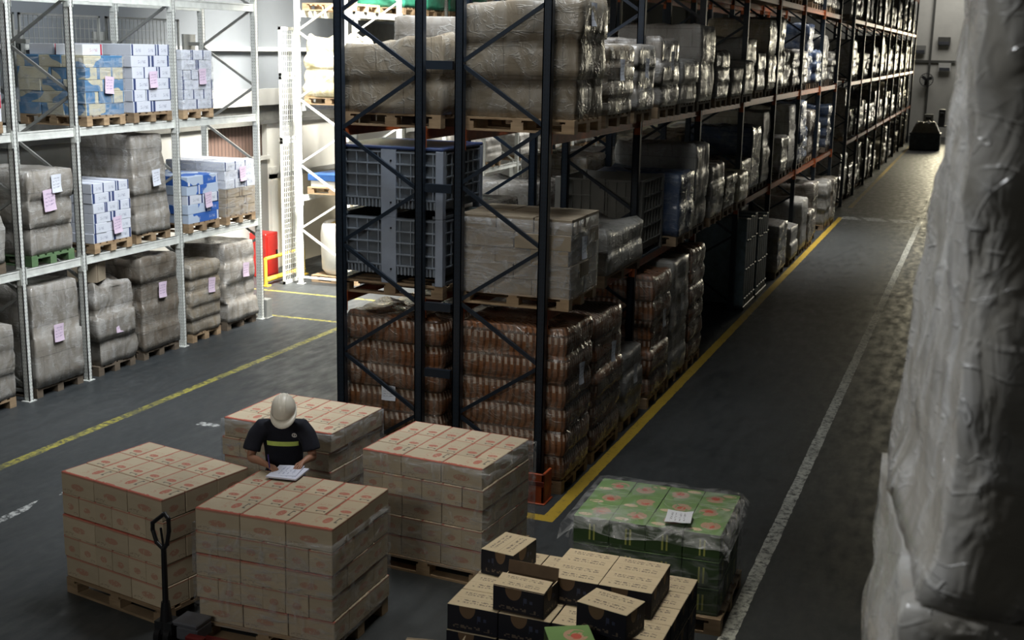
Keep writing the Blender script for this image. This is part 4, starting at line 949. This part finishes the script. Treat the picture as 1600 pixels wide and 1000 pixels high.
# ------------------------------------------------------------------ worker
def skin_obj(name, pts, edges, mat, parent, root=0, lv=2, flat=None):
    me = bpy.data.meshes.new(name); me.from_pydata([p[0] for p in pts], edges, []); me.materials.append(MAT[mat])
    o = link(name, me, parent); md = o.modifiers.new('Skin', 'SKIN'); md.use_smooth_shade = True; md.branch_smoothing = 0.6
    sv = me.skin_vertices[0].data
    for i, p in enumerate(pts):
        r = p[1]; sv[i].radius = r if isinstance(r, tuple) else (r, r); sv[i].use_root = (i == root)
    sb = o.modifiers.new('Subdivision', 'SUBSURF'); sb.levels = lv; sb.render_levels = lv
    return o
WP = thing('person', 'worker in white hard hat and navy t-shirt with yellow stripe, writing on a pad', 'person', (-5.73, 9.45, 0), 0.42); WP.scale = (1, 1, 1.035)
# local frame: faces -y, x to his left in the picture's right
pel = (0.0, 0.02, 0.98)
HR = (0.065, -0.50, 1.185)      # writing hand (picture left)
HL = (0.33, -0.41, 1.175)       # holding hand (picture right)
body = [(pel, (0.12, 0.09)), ((0, -0.02, 1.16), (0.11, 0.08)), ((0, -0.07, 1.32), (0.11, 0.075)), ((0, -0.14, 1.42), (0.07, 0.055)), ((0.015, -0.20, 1.50), 0.055), ((0.03, -0.26, 1.555), (0.072, 0.08)), ((0.04, -0.29, 1.625), (0.072, 0.08)),
        # 7.. right arm (picture left)
        ((-0.19, -0.125, 1.395), 0.05), ((-0.245, -0.16, 1.26), 0.048), ((-0.275, -0.20, 1.13), 0.042), ((-0.19, -0.33, 1.155), 0.036), ((-0.10, -0.44, 1.15), 0.026),
        # 12.. left arm
        ((0.19, -0.125, 1.395), 0.05), ((0.245, -0.15, 1.26), 0.048), ((0.28, -0.18, 1.13), 0.042), ((0.25, -0.28, 1.155), 0.035), ((0.21, -0.37, 1.15), 0.026),
        # 17.. legs
        ((-0.10, 0.03, 0.88), 0.092), ((-0.12, 0.0, 0.52), 0.062), ((-0.13, 0.05, 0.12), 0.042), ((-0.13, -0.08, 0.045), 0.035),
        ((0.10, 0.03, 0.88), 0.092), ((0.12, 0.0, 0.52), 0.062), ((0.13, 0.05, 0.12), 0.042), ((0.13, -0.08, 0.045), 0.035)]
be = [(0, 1), (1, 2), (2, 3), (3, 4), (4, 5), (5, 6), (3, 7), (7, 8), (8, 9), (9, 10), (10, 11), (3, 12), (12, 13), (13, 14), (14, 15), (15, 16), (0, 17), (17, 18), (18, 19), (19, 20), (0, 21), (21, 22), (22, 23), (23, 24)]
def hand(wi, wrist, fwd, side, curl, hold):
    f = Vector(fwd).normalized(); s = Vector(side).normalized(); dn = Vector((0, 0, -1)); w0 = Vector(wrist)
    palm = w0 + f * 0.045 + dn * 0.004
    body.append((tuple(palm), (0.030, 0.018))); pi = len(body) - 1; be.append((wi, pi))
    for k, (off, L) in enumerate(((-0.028, 0.062), (-0.010, 0.072), (0.010, 0.068), (0.027, 0.055))):
        a = palm + f * 0.03 + s * off; c = a + f * L * 0.5 + dn * 0.008; d = c + f * L * 0.42 * math.cos(curl) + dn * L * 0.5 * math.sin(curl)
        i0 = len(body); body.extend([(tuple(a), 0.0095), (tuple(c), 0.009), (tuple(d), 0.0078)]); be.extend([(pi, i0), (i0, i0 + 1), (i0 + 1, i0 + 2)])
    th = w0 + f * 0.03 + s * hold * 0.028; i0 = len(body)
    body.extend([(tuple(th), 0.012), (tuple(th + f * 0.03 + s * hold * 0.014 + dn * 0.008), 0.010), (tuple(th + f * 0.055 + s * hold * 0.008 + dn * 0.02), 0.009)])
    be.extend([(pi, i0), (i0, i0 + 1), (i0 + 1, i0 + 2)])
hand(11, (-0.10, -0.44, 1.15), (0.75, -0.6, -0.1), (-0.6, -0.75, 0), 1.2, -1)
hand(16, (0.21, -0.37, 1.15), (-0.35, -0.9, -0.05), (0.9, -0.35, 0), 0.5, -1)
skin_obj('body', body, be, 'skin', WP)
b = MB(); n_ = 28
def loft(rings, mat):
    """rings: (centre, half width vector, half depth vector)"""
    vs = []; fs = []
    for (c_, u_, v_) in rings:
        for i in range(n_):
            a = 2 * PI * i / n_; ca, sa = math.cos(a), math.sin(a)
            vs.append(tuple(Vector(c_) + Vector(u_) * (abs(ca) ** 0.85 * (1 if ca > 0 else -1)) + Vector(v_) * (abs(sa) ** 0.85 * (1 if sa > 0 else -1))))
    for L in range(len(rings) - 1):
        for i in range(n_): j = (i + 1) % n_; fs.append((L * n_ + i, L * n_ + j, (L + 1) * n_ + j, (L + 1) * n_ + i))
    fs.append(tuple(range(n_ - 1, -1, -1))); fs.append(tuple((len(rings) - 1) * n_ + i for i in range(n_)))
    b.add(vs, fs, mat, True)
loft([((0, y_, z_), (rx_, 0, 0), (0, ry_, -ry_ * 0.35)) for (z_, y_, rx_, ry_) in ((0.92, 0.03, 0.172, 0.120), (1.04, 0.01, 0.170, 0.125), (1.17, -0.02, 0.176, 0.128), (1.29, -0.06, 0.192, 0.125), (1.37, -0.10, 0.198, 0.112), (1.43, -0.14, 0.165, 0.098), (1.475, -0.17, 0.10, 0.08), (1.50, -0.19, 0.07, 0.068))], 'shirt_navy')
for s_ in (-1, 1):
    pts_ = [((0.10, -0.11, 1.385), 0.075), ((0.17, -0.125, 1.385), 0.084), ((0.225, -0.14, 1.32), 0.080), ((0.255, -0.165, 1.25), 0.078), ((0.268, -0.18, 1.195), 0.082)]
    rg = []
    for k_, (p_, r_) in enumerate(pts_):
        a_ = Vector(pts_[max(0, k_ - 1)][0]); c2_ = Vector(pts_[min(4, k_ + 1)][0]); d_ = (c2_ - a_).normalized()
        u_ = Vector((0, 1, 0)); v_ = d_.cross(u_).normalized(); u_ = v_.cross(d_).normalized()
        f_ = lambda q: Vector((q.x * s_, q.y, q.z))
        rg.append((f_(Vector(p_)), f_(u_ * r_), f_(v_ * r_)))
    loft(rg, 'shirt_navy')
ts = b.build('t_shirt', WP)
md = ts.modifiers.new('Remesh', 'REMESH'); md.mode = 'VOXEL'; md.voxel_size = 0.012; md.use_smooth_shade = True
md = ts.modifiers.new('Smooth', 'SMOOTH'); md.iterations = 6; md.factor = 0.6
tr = [((0, 0.03, 0.97), (0.165, 0.125)), ((-0.10, 0.03, 0.84), (0.105, 0.11)), ((-0.12, 0.0, 0.50), 0.082), ((-0.13, 0.05, 0.10), 0.068), ((0.10, 0.03, 0.84), (0.105, 0.11)), ((0.12, 0.0, 0.50), 0.082), ((0.13, 0.05, 0.10), 0.068)]
skin_obj('trousers', tr, [(0, 1), (1, 2), (2, 3), (0, 4), (4, 5), (5, 6)], 'trousers', WP)
for sx in (-0.13, 0.13):
    skin_obj('shoe', [((sx, 0.08, 0.055), (0.05, 0.05)), ((sx, -0.02, 0.05), (0.052, 0.045)), ((sx, -0.12, 0.04), (0.05, 0.035))], [(0, 1), (1, 2)], 'leather', WP)
# chest stripe: a band that follows the front of the shirt; small round emblem
def on_front(u, z, extra=0.0):
    # front surface of the torso ellipse at height z
    t_ = (z - 1.14) / 0.19; yc = -0.02 - 0.065 * t_; a = 0.178 + 0.012 * t_; bb = 0.142
    return (a * math.sin(u), yc - (bb + extra) * math.cos(u), z)
WPstripe = None
# face features (bowed, mostly hidden by the hat)
F = MB(); hc = Vector((0.04, -0.29, 1.59))
fd = Vector((0, -0.75, -0.66)).normalized(); fu = Vector((0, -0.66, 0.75)).normalized()
def fp(x, u, f): return tuple(hc + Vector((x, 0, 0)) + fu * u + fd * f)
F.tube(fp(0, 0.0, 0.075), fp(0, -0.035, 0.105), 0.008, 'skin', 8, 0.014); F.build('nose', WP)
for sx in (-1, 1):
    F = MB(); F.tube(fp(sx * 0.03, 0.005, 0.074), fp(sx * 0.03, 0.005, 0.084), 0.010, 'hair', 8); F.build('eye', WP)
    F = MB(); F.tube(fp(sx * 0.076, 0.01, 0.0), fp(sx * 0.088, 0.01, 0.0), 0.028, 'skin', 10, 0.02); F.build('ear', WP)
F = MB(); F.tube(fp(-0.024, -0.058, 0.082), fp(0.024, -0.058, 0.082), 0.006, 'dark_red', 8); F.build('mouth', WP)
def dome(bmb, c, ax, up, fw, rx, ry, rz, mat, n_=24, m_=8, lo=0.0, thick=None):
    vs = []; fs = []
    for j in range(m_ + 1):
        ph = lo + (PI / 2 - lo) * j / m_
        for i in range(n_):
            a = 2 * PI * i / n_; v = c + ax * rx * math.cos(a) * math.cos(ph) + fw * ry * math.sin(a) * math.cos(ph) + up * rz * math.sin(ph); vs.append(tuple(v))
    for j in range(m_):
        for i in range(n_): fs.append((j * n_ + i, j * n_ + (i + 1) % n_, (j + 1) * n_ + (i + 1) % n_, (j + 1) * n_ + i))
    bmb.add(vs, fs, mat, True)
ax = Vector((1, 0, 0)); hu = Vector((0, -0.50, 0.866)).normalized(); hf = Vector((0, -0.866, -0.50)).normalized()
b = MB(); dome(b, Vector((0.04, -0.285, 1.595)), ax, hu, hf, 0.083, 0.095, 0.10, 'hair', lo=-0.3); b.build('hair', WP)
H = thing; hat = link('hard_hat', None, WP)
b = MB(); hc2 = Vector((0.04, -0.305, 1.61)); dome(b, hc2, ax, hu, hf, 0.106, 0.135, 0.12, 'hat_white', 32, 10, lo=-0.12); b.build('shell', hat)
b = MB(); vs = []; fs = []; n_ = 32
for i in range(n_):
    a = 2 * PI * i / n_; ex = 0.012 + 0.055 * max(0, math.sin(a)) ** 1.5
    for (k, dz) in ((0, -0.012), (ex, -0.020 - 0.02 * max(0, math.sin(a))), (ex, -0.026 - 0.02 * max(0, math.sin(a))), (0, -0.018)):
        vs.append(tuple(hc2 + ax * (0.105 + k * 0.7) * math.cos(a) + hf * (0.134 + k) * math.sin(a) + hu * dz))
for i in range(n_):
    j = (i + 1) % n_
    for k in range(4): fs.append((i * 4 + k, j * 4 + k, j * 4 + (k + 1) % 4, i * 4 + (k + 1) % 4))
b.add(vs, fs, 'hat_white', True); b.build('brim', hat)
b = MB()
for off in (-0.03, 0.0, 0.03):
    pts = []
    for k in range(9):
        a = -1.0 + 2.0 * k / 8; pts.append(tuple(hc2 + ax * off + hf * 0.131 * math.sin(a) + hu * (0.118 * math.cos(a) - (0.0 if off == 0 else 0.004))))
    b.path(pts, 0.005, 'hat_white', 8)
b.build('ridge', hat)

# ------------------------------------------------------------------ note pad and pen
NT_ = Matrix.Translation((0, 0, 0))
t = thing('notepad', 'white sheets of paper on a clipboard lying on the pallet under his hand', 'notepad', (-5.42, 9.00, 1.134), 0.12)
b = MB(); b.box(-0.12, 0.12, -0.15, 0.15, 0, 0.008, 'black_plastic'); o = b.build('board', t, bevel=0.003); 
b = MB(); b.box(-0.145, 0.135, -0.15, 0.14, 0.009, 0.022, 'note_paper'); b.build('sheets', t)
b = MB(); b.box(-0.13, 0.10, -0.10, 0.155, 0.0225, 0.028, 'note_paper'); o = b.build('top_sheet', t); o.rotation_euler = (0.02, -0.03, 0.10)
b = MB(); b.tube((0, 0, 0), (-0.035, 0.03, 0.13), 0.0055, 'purple_plastic', 8); 
tag(b.build('pen', None, (-5.58, 8.96, 1.165)), 'purple pen held in the worker\'s right hand', 'pen')

# ------------------------------------------------------------------ big wrapped loads at the right edge, close to the camera
def corner_load(label, z0, z1, fn, seed, mat='wrap_near', tiers=1):
    """near load: fn(z) -> (x at front face, x at back edge); front at y=2.8, back at y=4.0, right side at x=1.15"""
    t = thing('pallet_load', label, 'pallet load', (0.5, 3.4, z0)); b = MB(); NZ = 40; vs = []; fs = []; so = Vector((seed, seed * 2.3, 0))
    if z0 == 0: link('pallet', pmesh(1.15, 1.15), t)
    zs = 0.15 if z0 == 0 else 0.0
    for L in range(NZ + 1):
        z = z0 + zs + (z1 - z0 - zs) * L / NZ; xf, xb = fn(z); row = []
        NS = 16
        for k in range(NS + 1): q = k / NS; row.append((xb + (xf - xb) * q, 4.0 - 1.2 * q + (0.04 if q > 0.97 else 0)))
        for k in range(1, NS + 1): q = k / NS; row.append((xf + 0.03 + (1.15 - xf - 0.03) * q, 2.8))
        row += [(1.15, 3.4), (1.15, 4.0), (0.6, 4.0)]
        for (x, y) in row:
            p = Vector((x, y, z)); q1 = noise.noise(Vector((x * 2.5, y * 3, z * 4.5)) + so) * 0.024 + noise.noise(Vector((x * 8, y * 8 + z * 9, z * 7)) + so) * 0.015
            vs.append((x - 0.5 + q1, y - 3.4 + q1 * 0.8, z - z0))
        m_ = len(row)
    for L in range(NZ):
        for i in range(m_): j = (i + 1) % m_; fs.append((L * m_ + i, L * m_ + j, (L + 1) * m_ + j, (L + 1) * m_ + i))
    fs.append(tuple(NZ * m_ + i for i in range(m_))); fs.append(tuple(range(m_ - 1, -1, -1)))
    b.add(vs, fs, mat, True); b.build('wrapped_goods', t); return t
def lerp(pts, z):
    for (a, va), (c_, vc) in zip(pts[:-1], pts[1:]):
        if z <= c_ or c_ == pts[-1][0]:
            q = max(0, min(1, (z - a) / (c_ - a))); q = q * q * (3 - 2 * q); return va + (vc - va) * q
xfp = [(0, -0.10), (3.2, -0.10), (3.5, -0.075), (3.75, -0.01), (4.1, 0.0), (4.5, -0.03), (5.6, -0.035)]
xbp = [(0, -0.27), (2.9, -0.255), (3.3, -0.235), (3.7, -0.195), (4.0, -0.178), (4.3, -0.150), (4.75, -0.112), (5.6, -0.11)]
fn = lambda z: (lerp(xfp, z), lerp(xbp, z))
corner_load('lowest of the big film-wrapped loads stacked at the right edge', 0.0, 1.78, fn, 3)
corner_load('middle of the big film-wrapped loads stacked at the right edge', 1.79, 3.56, fn, 6)
tt = corner_load('topmost blurred film-wrapped load at the right edge, close to the viewer', 3.57, 5.9, fn, 9)
o = tagsheet(tt, 0.10, -0.63, 0.2, 0.34, 0.42, 'wrap_grey' if False else 'tag_dim'); o.rotation_euler = (0, 0, -PI / 2)

# ------------------------------------------------------------------ far end of the aisle
t = thing('wall_fan', 'dark round fan on the far end wall of the aisle', 'fan', (-3.80, 79.55, 3.35))
b = MB()
for k in range(20):
    a0, a1 = 2 * PI * k / 20, 2 * PI * (k + 1) / 20; b.tube((0.38 * math.cos(a0), 0, 0.38 * math.sin(a0)), (0.38 * math.cos(a1), 0, 0.38 * math.sin(a1)), 0.025, 'black_plastic', 6)
for k in range(16):
    a0 = 2 * PI * k / 16; b.tube((0.06 * math.cos(a0), -0.08, 0.06 * math.sin(a0)), (0.38 * math.cos(a0), 0, 0.38 * math.sin(a0)), 0.010, 'dark_steel', 5)
b.build('guard', t)
for k in range(3):
    b = MB(); a0 = 2 * PI * k / 3 + 0.4; b.bar((0.04 * math.cos(a0), 0.02, 0.04 * math.sin(a0)), (0.33 * math.cos(a0), 0.02, 0.33 * math.sin(a0)), 0.17, 0.015, 'black_plastic'); b.build('blade', t)
b = MB(); b.tube((0, -0.1, 0), (0, 0.2, 0), 0.07, 'black_plastic', 12); b.box(-0.04, 0.04, 0.15, 0.45, -0.3, 0.05, 'black_plastic'); b.build('motor_bracket', t)
t = thing('work_table', 'long grey table against the far wall at the aisle end', 'table', (-2.6, 75.5, 0))
b = MB(); b.box(-1.1, 1.1, -0.45, 0.45, 0.85, 0.92, 'charcoal_plastic'); b.build('tabletop', t)
for sx in (-1, 1):
    for sy in (-1, 1): b = MB(); b.box(sx * 1.05 - 0.04, sx * 1.05 + 0.04, sy * 0.4 - 0.04, sy * 0.4 + 0.04, 0, 0.85, 'dark_steel'); b.build('leg', t)
b = MB(); b.box(-0.75, 0.75, -0.55, 0.55, 0, 0.85, 'bin_dark'); b.box(-0.78, 0.78, -0.58, 0.58, 0.78, 0.86, 'charcoal_plastic')
tag(b.build('storage_bin', None, (-3.1, 69.0, 0), 0, 0.02), 'dark low container on the floor at the far end of the aisle', 'container')
me = wrapped_mesh(1.4, 1.0, 0.45, 2, 61, 'wrap_pale', lump=0.08, mess=0.22, taper=0.3)
tag(link('sack_heap', me, None, (-3.1, 69.0, 0.862)), 'pale crumpled sack heap on the dark far container', 'sack')
for k, (x, z, w_, h_, m) in enumerate(((-4.0, 0.92, 0.5, 0.6, 'wall_light'), (-3.3, 0.92, 0.35, 0.9, 'charcoal_plastic'), (-2.6, 0.92, 0.6, 0.5, 'wall_light'))):
    b = MB(); b.box(-w_ / 2, w_ / 2, -0.2, 0.2, 0, h_, m); b.box(-w_ / 3, w_ / 3, -0.22, 0.22, h_ * 0.5, h_ * 0.8, 'black_plastic')
    tag(b.build('machine_box', None, (x + 0.7, 75.5, z), 0, 0.02), '%s box-shaped machine on the far grey table' % ('left pale', 'tall dark middle', 'right pale')[k], 'machine')
for k, (x, z, m) in enumerate(((-4.35, 5.1, 'wall_light'), (-3.0, 5.6, 'ledge_dark'), (-2.85, 4.1, 'white_plastic'))):
    b = MB(); b.box(-0.35, 0.35, -0.1, 0.1, -0.25, 0.25, m); b.box(-0.3, 0.3, -0.13, -0.1, -0.2, 0.0, 'charcoal_plastic')
    tag(b.build('wall_box', None, (x, 79.8, z), 0, 0.01), ('grey box on the far wall left of the pipe', 'dark box high on the far wall right of the pipe', 'white box on the far wall beside the right edge stack')[k], 'wall box')
# chest stripe and emblem, laid on the front of the evaluated t-shirt
bpy.context.view_layer.update()
dg = bpy.context.evaluated_depsgraph_get()
shirt = next(o for o in WP.children if o.name.startswith('t_shirt'))
ev = shirt.evaluated_get(dg)
def hit(x, z):
    ok, p, nrm, i = ev.ray_cast(Vector((x, -1.2, z)), Vector((0, 1, 0)))
    return Vector((x, p.y - 0.004, z)) if ok else None
def patch(name, cells, mat):
    b = MB()
    for quad in cells:
        q = [hit(*c) for c in quad]
        if any(k is None for k in q): continue
        b.add([tuple(k) for k in q] + [tuple(k + Vector((0, 0.003, 0))) for k in q], [(0, 1, 2, 3), (7, 6, 5, 4), (0, 4, 5, 1), (1, 5, 6, 2), (2, 6, 7, 3), (3, 7, 4, 0)], mat)
    return b.build(name, WP)
def zc(x): return 1.245 - 0.035 * x
cells = []
xs = [-0.135 + 0.28 * i / 14 for i in range(15)]
for a, c_ in zip(xs[:-1], xs[1:]): cells.append(((a, zc(a) - 0.022), (c_, zc(c_) - 0.022), (c_, zc(c_) + 0.022), (a, zc(a) + 0.022)))
patch('reflective_stripe', cells, 'reflective_yellow')
em = []
for i in range(12):
    a0, a1 = 2 * PI * i / 12, 2 * PI * (i + 1) / 12
    em.append(((0.115 + 0.014 * math.cos(a0), 1.33 + 0.014 * math.sin(a0)), (0.115 + 0.024 * math.cos(a0), 1.33 + 0.024 * math.sin(a0)), (0.115 + 0.024 * math.cos(a1), 1.33 + 0.024 * math.sin(a1)), (0.115 + 0.014 * math.cos(a1), 1.33 + 0.014 * math.sin(a1))))
em.append(((0.110, 1.318), (0.120, 1.318), (0.120, 1.342), (0.110, 1.342)))
patch('chest_emblem', em, 'white_plastic')
# groups of repeats
for o in list(COL.objects):
    if o.parent or 'label' not in o or 'group' in o: continue
    c_ = o['category']; x_, y_, z_ = o.location; lab = o['label']
    if c_ == 'pallet rack': o['group'] = 'pallet racks of the warehouse'
    elif c_ == 'pallet load':
        if 'red-printed' in lab: o['group'] = 'pallets of red-printed cartons around the worker'
        elif 'right edge' in lab: o['group'] = 'big wrapped loads at the right edge'
        elif x_ < -11 and y_ < 20: o['group'] = 'pallet loads in the left rack'
        elif x_ < -11: o['group'] = 'pallet loads in the sunlit rack'
        elif x_ < -5.9 and y_ > 12.5: o['group'] = 'pallet loads in the rear row of the dark rack'
        elif x_ < -4 and y_ > 40: o['group'] = 'pallet loads in the far rack section'
        elif y_ > 12.5: o['group'] = 'pallet loads along the right aisle rack'
    elif c_ == 'carton' and ('navy' in lab or 'beige' in lab) and x_ > -5: o['group'] = 'navy and beige cartons of the loose stack'
    elif c_ == 'plastic pallet box': o['group'] = 'ribbed plastic pallet boxes in the dark rack'
    elif c_ == 'plastic stack': o['group'] = 'teal plastic stacks on the floor'
    elif c_ == 'mesh guard panel': o['group'] = 'mesh guard panels behind the left racks'
    elif c_ == 'bracket': o['group'] = 'bracket plates behind the left rack'
    elif c_ == 'post guard': o['group'] = 'guards at rack post feet'
    elif c_ == 'machine': o['group'] = 'machines on the far table'
    elif c_ == 'wall box': o['group'] = 'boxes on the far wall'
